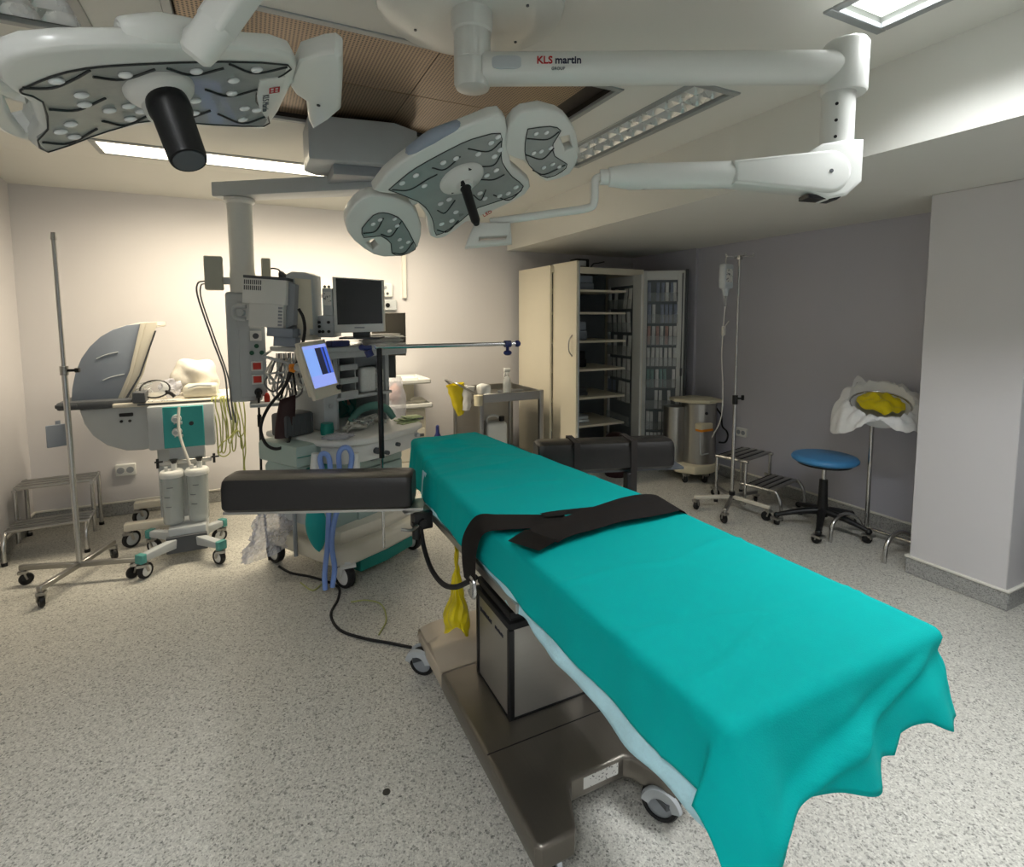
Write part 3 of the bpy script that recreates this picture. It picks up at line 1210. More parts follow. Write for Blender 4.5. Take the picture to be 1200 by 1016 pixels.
# ------------------------------------------------------------------ surgical lamps
# shapes of the two lamp heads, in metres in the plane of each reflector
LAMP_DATA = {'lamp2': {'c': [0.692, 1.794, 1.955], 'a': [0.7508, -0.4961, 0.4356], 'b': [-0.6556, -0.6409, 0.4002],
        'body': [(-0.257, 0.179), (-0.19, 0.212), (-0.125, 0.226), (-0.091, 0.23), (0.003, 0.234), (0.091, 0.228), (0.147, 0.219), (0.19, 0.213), (0.22, 0.199), (0.228, 0.172), (0.22, 0.132), (0.198, 0.077), (0.183, -0.021), (0.203, -0.083), (0.218, -0.133), (0.212, -0.164), (0.183, -0.188), (0.125, -0.191), (0.035, -0.185), (-0.068, -0.169), (-0.111, -0.181), (-0.167, -0.187), (-0.195, -0.175), (-0.207, -0.147), (-0.193, -0.099), (-0.172, -0.044), (-0.167, 0.031), (-0.184, 0.094), (-0.247, 0.157)],
        'lens': [(-0.215, 0.155), (-0.129, 0.175), (-0.056, 0.18), (0.068, 0.176), (0.133, 0.162), (0.194, 0.135), (0.178, 0.083), (0.158, 0.02), (0.168, -0.066), (0.189, -0.136), (0.136, -0.157), (0.006, -0.123), (-0.074, -0.141), (-0.131, -0.152), (-0.185, -0.148), (-0.166, -0.088), (-0.153, -0.027), (-0.16, 0.045)],
        'waves': [[(-0.206, 0.149), (-0.16, 0.113), (-0.09, 0.114), (-0.051, 0.113)], [(-0.053, 0.148), (-0.021, 0.116), (0.045, 0.132)], [(0.079, 0.145), (0.134, 0.093), (0.186, 0.105)], [(0.08, 0.055), (0.128, 0.028), (0.168, 0.056)], [(0.066, -0.003), (0.105, -0.033), (0.147, -0.036)], [(-0.124, -0.034), (-0.107, -0.064), (-0.05, -0.032)], [(-0.17, -0.125), (-0.142, -0.16), (-0.082, -0.134)], [(0.078, -0.101), (0.119, -0.165), (0.178, -0.148)], [(0.015, -0.052), (0.029, -0.093), (0.063, -0.059)]],
        'leds': [(-0.164, 0.153), (-0.112, 0.153), (-0.109, 0.097), (0.03, 0.134), (-0.013, 0.145), (0.154, 0.12), (0.182, 0.128), (0.1, 0.105), (0.144, 0.061), (0.171, 0.075), (0.128, 0.002), (0.091, 0.001), (-0.1, -0.012), (-0.066, -0.014), (-0.142, -0.107), (-0.103, -0.117), (-0.072, -0.087), (0.128, -0.13), (0.163, -0.121), (0.096, -0.12), (0.039, -0.06), (0.045, -0.096)],
        'sats': [{'poly': [(0.187, 0.064), (0.211, 0.115), (0.234, 0.145), (0.261, 0.161), (0.289, 0.164), (0.345, 0.141), (0.392, 0.091), (0.411, 0.056), (0.423, 0.013), (0.429, -0.036), (0.425, -0.084), (0.413, -0.138), (0.394, -0.177), (0.364, -0.203), (0.319, -0.199), (0.271, -0.179), (0.254, -0.14), (0.239, -0.076), (0.224, -0.028), (0.199, 0.007), (0.186, 0.034)],
        'lens': [(0.28, 0.095), (0.35, 0.059), (0.38, 0.018), (0.342, -0.017), (0.333, -0.076), (0.365, -0.141), (0.338, -0.164), (0.281, -0.156), (0.248, -0.092), (0.237, -0.02), (0.254, 0.045)], 'hole': [(0.372, -0.013), (0.402, -0.025), (0.401, -0.085), (0.376, -0.08)],
        'waves': [[(0.266, 0.061), (0.328, 0.014), (0.374, 0.019)], [(0.242, -0.002), (0.288, -0.057), (0.34, -0.037)], [(0.243, -0.084), (0.277, -0.133), (0.358, -0.14)]],
        'leds': [(0.3, 0.061), (0.333, 0.043), (0.295, -0.022), (0.329, -0.029), (0.269, -0.012), (0.283, -0.099), (0.316, -0.105), (0.336, -0.133)]}, {'poly': [(-0.417, 0.106), (-0.396, 0.135), (-0.365, 0.155), (-0.331, 0.171), (-0.301, 0.176), (-0.275, 0.17), (-0.248, 0.149), (-0.223, 0.115), (-0.203, 0.079), (-0.188, 0.043), (-0.189, -0.008), (-0.207, -0.07), (-0.231, -0.114), (-0.272, -0.164), (-0.309, -0.176), (-0.35, -0.166), (-0.402, -0.125), (-0.424, -0.086), (-0.434, -0.033), (-0.437, 0.023), (-0.431, 0.069)],
        'lens': [(-0.379, 0.063), (-0.316, 0.09), (-0.282, 0.078), (-0.26, 0.045), (-0.251, 0.0), (-0.269, -0.117), (-0.287, -0.164), (-0.345, -0.157), (-0.365, -0.12), (-0.341, -0.073), (-0.349, -0.013), (-0.4, 0.02)], 'hole': [(-0.41, -0.012), (-0.379, -0.015), (-0.384, -0.053), (-0.411, -0.06)],
        'waves': [[(-0.39, 0.04), (-0.349, 0.021), (-0.295, 0.057)], [(-0.344, -0.005), (-0.32, -0.038), (-0.254, 0.002)], [(-0.363, -0.122), (-0.33, -0.151), (-0.272, -0.121)]],
        'leds': [(-0.338, 0.056), (-0.308, 0.058), (-0.311, -0.011), (-0.276, -0.006), (-0.266, 0.029), (-0.321, -0.115), (-0.287, -0.108), (-0.305, -0.074)]}],
        'hub': (0.011, 0.043), 'tip': (-0.003, 0.034), 'text': (0.024, -0.176), 'grip': [(-0.102, 0.222), (0.097, 0.221)],
        'bracket': [[0.69, 1.692, 1.812], [0.798, 1.639, 1.814], [0.8, 1.631, 1.746], [0.658, 1.7, 1.732]], 'rod': [[1.005, 1.448, 1.931], [1.006, 1.453, 1.871], [0.991, 1.47, 1.851], [0.912, 1.541, 1.841], [0.801, 1.633, 1.828], [0.743, 1.678, 1.822]]},
    'lamp1': {'c': [-0.131, 1.235, 1.9], 'a': [0.9405, 0.1406, 0.3108], 'b': [0.1191, -0.9896, 0.0883],
        'body': [(-0.208, 0.11), (-0.214, 0.139), (-0.212, 0.174), (-0.194, 0.208), (-0.17, 0.224), (-0.121, 0.23), (-0.036, 0.226), (0.074, 0.212), (0.182, 0.189), (0.216, 0.166), (0.234, 0.125), (0.24, 0.063), (0.236, -0.091), (0.223, -0.182), (0.208, -0.187), (0.097, -0.134), (-0.019, -0.077), (-0.079, -0.092), (-0.139, -0.128), (-0.199, -0.174), (-0.213, -0.162), (-0.221, -0.113), (-0.195, -0.036), (-0.193, 0.063)],
        'lens': [(-0.196, 0.119), (-0.152, 0.155), (-0.106, 0.173), (-0.038, 0.176), (0.091, 0.167), (0.21, 0.138), (0.21, 0.101), (0.173, 0.057), (0.172, -0.013), (0.212, -0.108), (0.209, -0.157), (0.095, -0.11), (-0.018, -0.052), (-0.07, -0.065), (-0.122, -0.094), (-0.203, -0.148), (-0.208, -0.083), (-0.186, -0.039), (-0.176, 0.072), (-0.196, 0.107)],
        'waves': [[(-0.192, 0.127), (-0.157, 0.12), (-0.126, 0.143), (-0.102, 0.169)], [(-0.1, 0.147), (-0.061, 0.131), (-0.013, 0.158)], [(-0.172, 0.044), (-0.134, 0.031), (-0.09, 0.068)], [(-0.203, -0.094), (-0.164, -0.114), (-0.114, -0.059)], [(-0.103, -0.026), (-0.067, -0.058), (-0.026, -0.021)], [(0.103, 0.159), (0.153, 0.117), (0.21, 0.132)], [(0.069, 0.067), (0.114, 0.028), (0.166, 0.047)], [(0.1, -0.053), (0.157, -0.12), (0.209, -0.093)], [(0.049, -0.056), (0.084, -0.032)], [(0.005, 0.159), (0.045, 0.128), (0.095, 0.145)]],
        'leds': [(-0.148, 0.144), (-0.056, 0.148), (-0.122, 0.088), (-0.122, 0.052), (-0.058, 0.029), (-0.058, -0.028), (-0.151, -0.023), (-0.153, -0.083), (-0.088, 0.018), (0.05, 0.143), (0.153, 0.133), (0.116, 0.096), (0.118, 0.043), (0.053, 0.024), (0.053, -0.032), (0.151, -0.037), (0.154, -0.096), (0.178, -0.053), (-0.17, -0.052), (-0.039, 0.001)],
        'satR': {'c': [0.065, 1.266, 1.986], 'a': [0.9875, 0.1079, -0.1185], 'b': [0.1191, -0.9896, 0.0883], 'poly': [(0.024, 0.022), (0.025, 0.124), (0.055, 0.173), (0.075, 0.194), (0.09, 0.186), (0.116, 0.093), (0.142, -0.014), (0.131, -0.086), (0.113, -0.153), (0.093, -0.116), (0.069, -0.026), (0.044, -0.011)]},
        'satL': {'c': [-0.325, 1.207, 1.857], 'a': [0.8536, 0.1472, 0.5009], 'b': [0.1191, -0.9896, 0.0883], 'poly': [(-0.066, 0.035), (-0.046, 0.102), (-0.023, 0.116), (-0.002, 0.094), (0.015, 0.052), (0.019, -0.025), (0.014, -0.106), (0.0, -0.145), (-0.02, -0.144), (-0.036, -0.12), (-0.05, -0.073), (-0.06, -0.018)], 'hole': [(-0.02, 0.049), (-0.004, 0.017), (0.007, 0.022), (0.003, -0.072), (-0.005, -0.102), (-0.02, -0.1), (-0.024, -0.027)]},
        'hub': (-0.008, 0.09), 'hubsize': [(-0.057, 0.103), (0.049, 0.082), (-0.007, 0.143), (-0.008, 0.031)], 'base': (-0.006, 0.099), 'tip': (-0.018, 0.154),
        'plate': [(0.165, 0.087), (0.213, 0.093), (0.217, 0.037), (0.208, -0.112), (0.181, -0.041), (0.168, 0.02)], 'grip': [(-0.05, 0.209), (0.067, 0.196)],
        'arm': [[-0.059, 0.96, 1.892], [-0.007, 0.93, 1.963], [0.029, 0.906, 2.013]]}}


def prism_in(b, poly, z0, z1, mx, bev=0., holes=(), seg=3):
    b.prism(poly, z0, z1, bev, mx, holes, seg)


def flat_tube(b, pts, z, r, mx, n=5):
    P = [mx @ p for p in catmull([(x, y, z) for x, y in pts], n)]
    b.tube(P, r, 6)


def shrink(poly, k):
    cx = sum(p[0] for p in poly) / len(poly)
    cy = sum(p[1] for p in poly) / len(poly)
    return [(cx + (p[0] - cx) * k, cy + (p[1] - cy) * k) for p in poly]


def face(t, parent, mx, lens, waves, leds, r=.0095):
    b = B()
    prism_in(b, lens, -.004, .0015, mx)
    t.p('reflector', b, 'silverface', parent)
    b = B()
    for w in waves:
        flat_tube(b, w, .003, .0022, mx)
    flat_tube(b, lens + [lens[0]], .002, .0016, mx, 2)
    t.p('seam_lines', b, 'seam', parent)
    for (x, y) in leds:
        g = B()
        g.ball((0, 0, 0), r, (1.2, .9, .5), 2, mx @ Matrix.Translation((x, y, .004)))
        t.p('led_lens', g, 'led', parent)


def lamp_body(t, mx, D):
    b = B()
    prism_in(b, D['body'], -D['deep'], .0, mx, .012)
    prism_in(b, shrink(D['body'], .72), -D['deep'] - .025, -D['deep'] + .005, mx, .012)
    hd = t.p('housing', b, 'lampwhite', ang=30)
    face(t, hd, mx, D['lens'], D['waves'], D['leds'])
    return hd


# lamp in the middle, with its ceiling dome, arms and yoke
t = T('surgical_lamp', 'white three part surgical lamp in the middle on a long jointed ceiling arm', 'surgical lamp', (.672, 1.655, ZC))
cx, cy = .672, 1.655
b = B()
b.lathe([(.305, 0), (.305, -.012), (.298, -.028), (.27, -.042), (.20, -.052), (.10, -.058), (0, -.058)], Matrix.Translation((cx + .015, cy + .045, ZC)), 64)
dome = t.p('ceiling_dome', b, 'lampwhite')
b = B()
for a in (.3, 2.4, 4.0, 5.4):
    b.cyl((cx + .015 + .2 * math.cos(a), cy + .045 + .2 * math.sin(a), ZC - .056), (cx + .015 + .2 * math.cos(a), cy + .045 + .2 * math.sin(a), ZC - .05), .005, seg=10)
t.p('screw', b, 'dgrey', dome)
b = B()
b.lathe([(0, 2.222), (.03, 2.224), (.052, 2.232), (.0585, 2.245), (.0585, 2.31), (.0575, 2.311), (.0575, 2.314), (.0585, 2.315), (.0585, 2.40), (.064, 2.405), (.066, 2.43), (.066, 2.47), (0, 2.47)], Matrix.Translation((cx, cy, 0)), 40)
t.p('spindle', b, 'lampwhite')
b = B()
p0, p1 = V((.70, 1.632, 2.289)), V((1.71, 1.128, 2.288))
b.cyl(p0, p1, .0495, seg=36)
arm = t.p('horizontal_arm', b, 'lampwhite')
d = (p1 - p0).normalized()
fr = V((d.y, -d.x, 0))                        # the side of the arm facing the room
if fr.y > 0:
    fr = -fr
b = B()
q = p0 + d * .075 + fr * .042
mx = basis(q, d, (0, 0, 1))
b.prism([(x * .046, y * .02) for x, y in [(math.copysign(abs(math.cos(a)) ** .5, math.cos(a)), math.copysign(abs(math.sin(a)) ** .5, math.sin(a))) for a in [k * PI / 12 for k in range(24)]]], -.008, .0085, .002, mx)
t.p('cover_cap', b, 'lgrey', arm)
for s, mt, off, sz, dz in (('KLS', 'redtxt', .193, .031, .004), ('martin', 'navytxt', .266, .031, .004), ('GROUP', 'greytxt', .235, .0125, -.021)):
    g = B()
    th = dz / .0495
    mx = basis(p0 + d * off + fr * .0497 + V((0, 0, dz)), d, V((0, 0, 1)) + fr * -th * .5)
    lettering(g, s, sz, mx, .0012, bold=.022 if sz > .02 else .01)
    t.p('lettering', g, mt, arm)
ex, ey = 1.734, 1.124
b = B()
b.lathe([(0, 2.372), (.04, 2.372), (.058, 2.366), (.066, 2.355), (.066, 2.215), (.062, 2.208), (0, 2.208)], Matrix.Translation((ex, ey, 0)), 40)
t.p('end_joint', b, 'lampwhite')
b = B()
b.lathe([(0, 2.21), (.048, 2.21), (.048, 2.045), (0, 2.045)], Matrix.Translation((ex - .015, ey + .006, 0)), 36)
dc = t.p('drop_column', b, 'lampwhite')
b = B()
for z in (2.165, 2.115, 2.065):
    q = V((ex - .015, ey + .006, z)) + (fr * .8 - d * .55).normalized() * .046
    b.cyl(q, q + (fr * .8 - d * .55).normalized() * .004, .005, seg=12)
t.p('screw', b, 'black', dc)
# elbow and sprung arm coming back towards the middle
e0 = V((1.66, 1.13, 1.952))
b = B()
mx = basis(e0, d, (0, 0, 1))
b.prism([(-.02, .088), (.06, .10), (.105, .10), (.105, -.03), (.06, -.072), (.0, -.085), (-.06, -.06), (-.085, 0), (-.06, .06)], -.036, .036, .012, mx, seg=3)
t.p('elbow', b, 'lampwhite', ang=30)
b = B()
mx = basis(e0, d, (0, 0, 1))
b.prism([(.066 * math.cos(k * PI / 20 - PI / 2), .066 * math.sin(k * PI / 20 - PI / 2)) for k in range(21)] + [(-.30, .036), (-.30, -.036)], -.045, .045, .014, mx, seg=3)
sa = t.p('spring_arm', b, 'lampwhite', ang=30)
b = B()
b.cyl(e0 + fr * .045, e0 + fr * .047, .006, seg=12)
t.p('pivot_screw', b, 'dgrey', sa)
b = B()
b.prism([(-.06, -.078), (.03, -.085), (.045, -.075), (-.06, -.066)], -.03, .03, .002, mx)
t.p('brake_cap', b, 'black')
b = B()
A0 = e0 - d * .295
A1 = V((1.02, 1.442, 1.945))
L = A1 - A0
b.tube([A0, A0 + L * .55, A0 + L * .78, A0 + L * .8, A0 + L * .93, A0 + L * .94, A1], [.042, .040, .040, .038, .030, .024, .024], 28)
t.p('arm_tube', b, 'lampwhite')
D = dict(LAMP_DATA['lamp2'], deep=.05)
CM = basis(D['c'], D['a'], D['b'])
R3 = CM.to_3x3()
b = B()
b.tube([A1 + L.normalized() * -.02, A1] + D['rod'], .013, 14, 5)
t.p('yoke_rod', b, 'lampwhite')
hd = lamp_body(t, CM, D)
for sd in D['sats']:
    b = B()
    prism_in(b, sd['poly'], -.046, .0, CM, .010, [sd['hole']])
    st = t.p('side_housing', b, 'lampwhite', ang=30)
    face(t, st, CM, sd['lens'], sd['waves'], sd['leds'], .008)
for x0_, x1_ in ((.17, .24), (-.16, -.24)):
    b = B()
    b.tube([CM @ V((x0_, .03, -.035)), CM @ V((x1_, .03, -.035))], .02, 10)
    t.p('hinge', b, 'lampwhite')
hx, hy = D['hub']
HM = CM @ Matrix.Translation((hx, hy, 0))
b = B()
b.lathe([(.082, 0), (.081, .006), (.072, .014), (.045, .022), (.03, .032), (.026, .05), (0, .05)], HM @ Matrix.Diagonal((1, .72, 1, 1)), 36)
hub = t.p('hub', b, 'lampwhite')
b = B()
for x, y in ((-.05, -.02), (.04, .035)):
    b.prism([(x - .007, y - .005), (x + .007, y - .005), (x, y + .006)], .012, .018, 0, HM)
t.p('hub_marker', b, 'seam', hub)
h0 = HM @ V((0, 0, .03))
h1 = CM @ V((D['tip'][0], D['tip'][1], .20))
b = B()
b.tube([h0, h0.lerp(h1, .1), h0.lerp(h1, .15), h0.lerp(h1, .9), h1], [.022, .021, .017, .0155, .009], 24)
t.p('handle', b, 'black', label='black grip in the centre')
b = B()
g0, g1 = [CM @ V((q[0], q[1] - .002, -.024)) for q in D['grip']]
b.tube([g0, g0.lerp(g1, .08), g0.lerp(g1, .5) + (R3 @ V((0, .010, 0))), g0.lerp(g1, .92), g1], [.010, .021, .024, .021, .010], 14, 4)
t.p('grip_bar', b, 'bluegrey')
bk = [V(q) for q in D['bracket']]
R2 = basis(bk[0].lerp(bk[2], .5), bk[1] - bk[0], bk[0] - bk[3])
iv = R2.inverted()
q4 = [iv @ q for q in bk]
b = B()
b.prism([(q.x, q.y) for q in q4], -.02, .02, .008, R2, holes=[[(-.045, -.014), (.045, -.010), (.042, -.021), (-.047, -.025)]], seg=2)
t.p('yoke_bracket', b, 'lampwhite')
b = B()
lettering(b, 'LED', .022, CM @ Matrix.Translation((D['text'][0], D['text'][1], .0022)), .0008)
t.p('lettering', b, 'redtxt', hd)

# lamp at the upper left, nearer to the camera
t = T('surgical_lamp', 'nearer white surgical lamp at the upper left with a thick black handle', 'surgical lamp', (.22, .83, ZC))
D = dict(LAMP_DATA['lamp1'], deep=.034)
CM = basis(D['c'], D['a'], D['b'])
R3 = CM.to_3x3()
hd = lamp_body(t, CM, D)
for key in ('satR', 'satL'):
    sd = D[key]
    SM = basis(sd['c'], sd['a'], sd['b'])
    b = B()
    prism_in(b, sd['poly'], -.045, .0, SM, .010, [sd['hole']] if 'hole' in sd else [])
    st = t.p('side_housing', b, 'lampwhite', ang=30)
    cxs = sum(q[0] for q in sd['poly']) / len(sd['poly'])
    if key == 'satR':
        b = B()
        b.cyl(SM @ V((.095, -.02, -.002)), SM @ V((.095, -.02, .002)), .004, seg=10)
        t.p('screw', b, 'seam', st)
    b = B()
    b.tube([CM @ V((.19 if key == 'satR' else -.19, .04, -.03)), SM @ V((cxs * .5, .04, -.025))], .02, 10)
    t.p('hinge', b, 'lampwhite')
hx, hy = D['hub']
HM = CM @ Matrix.Translation((hx, hy, 0))
b = B()
b.lathe([(.056, 0), (.056, .008), (.052, .016), (.044, .024), (.038, .03), (.036, .05), (0, .05)], HM, 36)
hub = t.p('hub', b, 'lampwhite')
b = B()
b.prism([(-.034, .018), (-.022, .018), (-.028, .008)], .02, .028, 0, HM)
t.p('hub_marker', b, 'seam', hub)
h0 = CM @ V((D['base'][0], D['base'][1] + .005, .03))
h1 = CM @ V((D['tip'][0], D['tip'][1], .15))
b = B()
b.tube([h0, h0.lerp(h1, .10), h0.lerp(h1, .22), h0.lerp(h1, .25), h0.lerp(h1, .96), h1], [.033, .0345, .034, .0315, .0295, .028], 32)
h = t.p('handle', b, 'black', label='thick black camera handle')
b = B()
ax = (h1 - h0).normalized()
b.cyl(h1 - ax * .001, h1 + ax * .0015, .024, seg=28)
t.p('end_lens', b, 'dgrey', h)
b = B()
g0, g1 = [CM @ V((q[0], q[1], -.03)) for q in D['grip']]
b.tube([g0, g0.lerp(g1, .08), g0.lerp(g1, .5) + (R3 @ V((0, .008, 0))), g0.lerp(g1, .92), g1], [.012, .022, .025, .022, .012], 16, 4)
t.p('grip_bar', b, 'lampwhite')
# white swing arm from its ceiling point down to the lamp rim
P0, P1 = V(D['arm'][0]), V(D['arm'][1])
P2 = P0 + (P1 - P0) * 3.1
P0 = P0 + (P1 - P0) * .2
ax = (P2 - P0).normalized()
sx = ax.cross(V((0, 0, 1))).normalized()
mx = basis(P0, sx, ax.cross(sx))
b = B()
hw, hh = .021, .023
sec = [(-hw, -hh), (hw, -hh), (hw, hh), (-hw, hh)]
b.prism(sec, .03, (P2 - P0).length, .0, mx)
arm = t.p('swing_arm', b, 'lampwhite')
md = arm.modifiers.new('soft', 'BEVEL')
md.width = .008
md.segments = 3
b = B()
b.tube([P0 - ax * .022, P0 - ax * .016, P0, P0 + ax * .04], [.016, .023, .026, .026], 20)
t.p('end_knuckle', b, 'lampwhite')
b = B()
b.tube([P0, P0.lerp(CM @ V((.06, .18, -.04)), .5), CM @ V((.06, .17, -.04))], .02, 12)
t.p('yoke', b, 'lampwhite')
b = B()
b.ball(P2, .06, sub=3)
b.cyl(P2, (P2.x, P2.y, ZC - .03), .045, seg=28)
b.lathe([(.12, ZC), (.12, ZC - .02), (.05, ZC - .035), (0, ZC - .035)], Matrix.Translation((P2.x, P2.y, 0)), 36)
t.p('ceiling_post', b, 'lampwhite')
# maker's plate at the right edge of the reflector
b = B()
prism_in(b, D['plate'], .0, .005, CM, .002)
pcx = sum(q[0] for q in D['plate']) / len(D['plate'])
pcy = sum(q[1] for q in D['plate']) / len(D['plate'])
pl = t.p('name_plate', b, 'lampwhite', hd)
LP = CM @ Matrix.Translation((pcx, pcy, .0055)) @ Matrix.Rotation(rad(-82), 4, 'Z')
b = B()
m3 = LP @ Matrix.Translation((-.028, .012, 0)) @ Matrix.Scale(.8, 4)
for k in range(3):
    b.box((-.016, -.014 + k * .011, 0), (.016, -.010 + k * .011, .0006), mx=m3)
for x in (-.016, .0, .013):
    b.box((x, -.014, 0), (x + .0035, .012, .0006), mx=m3)
t.p('emblem', b, 'redtxt', pl)
b = B()
lettering(b, 'KLS Martin', .019, LP @ Matrix.Translation((.032, -.006, 0)), .0005)
t.p('lettering', b, 'greytxt', pl)

# ------------------------------------------------------------------ ceiling supply column
t = T('supply_column', 'white ceiling supply column with a round post and a socket panel on the left', 'supply column', (-.028, 3.60, 1.0))
b = B()
b.prism([(.30, 2.93), (.72, 2.86), (.86, 2.93), (.86, 3.20), (.36, 3.26), (.30, 3.20)], 2.30, 2.52, .012)
hb = t.p('ceiling_box', b, 'lgrey')
b = B()
b.prism([(.42, 2.96), (.68, 2.92), (.78, 2.97), (.78, 3.15), (.42, 3.19)], 2.245, 2.302, .01)
t.p('bearing', b, 'grey')
b = B()
a0, a1 = V((-.14, 3.68, 0)), V((.70, 3.07, 0))
d = (a1 - a0).normalized()
s = V((-d.y, d.x, 0)) * .075
a0 = V((-.028, 3.60, 0)) - d * .12
q = [a0 - s, a1 - s, a1 + s, a0 + s]
b.prism([(p.x, p.y) for p in q], 2.205, 2.29, .008)
t.p('boom', b, 'lgrey')
px, py = -.028, 3.60
b = B()
b.lathe([(0, 2.20), (.085, 2.20), (.085, 2.185), (.070, 2.17), (.068, 2.14), (.066, 1.8), (.068, 1.775), (.068, 1.77), (.070, 1.765), (.070, 1.65), (0, 1.65)], Matrix.Translation((px, py, 0)), 40)
t.p('post', b, 'lampwhite')
hx0, hx1, hy0, hy1 = -.125, .075, 3.50, 3.68
b = B()
b.box((hx0, hy0 + .04, 1.0), (hx1 - .02, hy1, 1.655), .02, 3)
head = t.p('service_head', b, 'lgrey')
b = B()
b.box((hx0 + .06, hy0 + .028, 1.03), (hx1 + .005, hy0 + .042, 1.60), .004, 1)
t.p('socket_panel', b, 'lgrey', head)
xo = .03
fy = hy0 + .028
for z, m in ((1.47, 'white'), (1.395, 'white'), (1.215, 'red'), (1.135, 'red')):
    g = B()
    g.box((xo - .034, fy - .008, z - .03), (xo + .03, fy + .001, z + .03), .003, 1)
    t.p('power_socket', g, 'white', head)
    k = B()
    if m == 'red':
        k.box((xo - .024, fy - .011, z - .02), (xo + .02, fy - .007, z + .02), .002, 1)
        t.p('power_socket', k, 'red', head, label='red mains socket')
    else:
        k.cyl((xo - .002, fy - .011, z), (xo - .002, fy - .007, z), .017, seg=16)
        t.p('power_socket', k, 'dgrey', head)
for x, z in ((xo, 1.335), (xo - .027, 1.295), (xo + .027, 1.295)):
    g = B()
    g.cyl((x, fy - .018, z), (x, fy + .001, z), .013, seg=16)
    t.p('gas_port', g, 'green', head, label='dark green gas port')
g = B()
g.cyl((xo, fy - .03, 1.06), (xo, fy, 1.06), .022, seg=16)
g.cyl((xo, fy - .03, 1.06), (xo, fy - .045, 1.03), .014, seg=12)
t.p('plug', g, 'black', head)
g = B()
g.ball((xo + .045, fy - .03, 1.015), .022, (.8, .6, 1.9), 2)
t.p('red_tag', g, 'red', head)
for xa, xb, lab in ((-.225, -.13, 1), (.075, .125, 0)):
    g = B()
    g.box((xa, py - .05, 1.665), (xb, py + .05, 1.86), .006, 1)
    t.p('side_box', g, 'boxgrey')
b = B()
b.box((-.135, py - .02, 1.70), (.09, py + .02, 1.74))
t.p('box_bracket', b, 'lgrey')
b = B()
b.box((-.02, 3.42, .98), (.16, 3.56, 1.0), .004, 1)
t.p('tray', b, 'lgrey')
# cables leaving the left box
b = B()
b.tube([(-.225, 3.58, 1.715), (-.26, 3.57, 1.70), (-.262, 3.56, 1.62), (-.20, 3.54, 1.38), (-.145, 3.53, 1.18), (-.135, 3.53, 1.02), (-.12, 3.54, .9)], .005, 6, 6)
single('cable', 'outer grey cable looping down from the box on the supply column', 'cable', b, 'greycable', (-.225, 3.58, .9), 'grey cables from the supply column')
b = B()
b.tube([(-.225, 3.575, 1.70), (-.245, 3.565, 1.685), (-.243, 3.555, 1.60), (-.18, 3.535, 1.36), (-.128, 3.525, 1.16), (-.115, 3.525, 1.0), (-.10, 3.54, .88)], .004, 6, 6)
single('cable', 'inner grey cable running just inside the longer one from the column box', 'cable', b, 'greycable', (-.225, 3.575, .88), 'grey cables from the supply column')
b = B()
b.tube([(.125, 3.58, 1.80), (.15, 3.575, 1.80), (.175, 3.56, 1.785), (.18, 3.55, 1.72)], .005, 6, 5)
single('cable', 'short black cable from the right hand box of the supply column', 'cable', b, 'rubber', (.125, 3.58, 1.72))
b = B()
b.tube([(.03, 3.475, 1.03), (.028, 3.46, .95), (.03, 3.46, .8), (.026, 3.455, .6), (.03, 3.45, .4), (.05, 3.5, .02)], .007, 8, 6)
b.cyl((.029, 3.46, .86), (.029, 3.46, .93), .012, seg=12)
single('power_cable', 'black mains cable with a pale tag hanging from the column socket to the floor', 'cable', b, 'rubber', (.03, 3.475, .02))

# ------------------------------------------------------------------ left side of the room
# wheeled pole in front
t = T('drip_stand', 'tall bare steel pole on four crossed wheeled legs at the far left', 'drip stand', (-.925, 3.72, 0))
cx, cy = -.925, 3.72
b = B()
b.cyl((cx, cy, .10), (cx - .006, cy, 1.20), .0145, seg=18)
b.cyl((cx - .006, cy, 1.20), (cx - .010, cy, 1.93), .011, seg=18)
b.cyl((cx - .010, cy, 1.925), (cx - .010, cy, 1.965), .0145, .011, seg=18)
t.p('pole', b, 'chrome')
b = B()
b.cyl((cx - .006, cy, 1.19), (cx - .006, cy, 1.24), .02, seg=18)
kn = t.p('height_clamp', b, 'steel')
b = B()
b.cyl((cx + .01, cy - .005, 1.215), (cx + .05, cy - .012, 1.215), .008, seg=12)
b.cyl((cx + .045, cy - .012, 1.215), (cx + .065, cy - .015, 1.215), .013, seg=14)
t.p('clamp_knob', b, 'black', kn)
for ang, L in ((161, .31), (-113, .285), (70, .31), (-14, .29)):
    a = rad(ang)
    d = V((math.cos(a), math.sin(a), 0))
    b = B()
    mx = basis((cx, cy, .105), d, (0, 0, 1))
    b.box((0, -.014, -.014), (L, .014, .014), .004, 1, mx)
    t.p('leg', b, 'steel')
    e = V((cx, cy, 0)) + d * (L - .015)
    caster(t, e, .034, .022, a + .9, rim='black', tyre='black', top=.098)

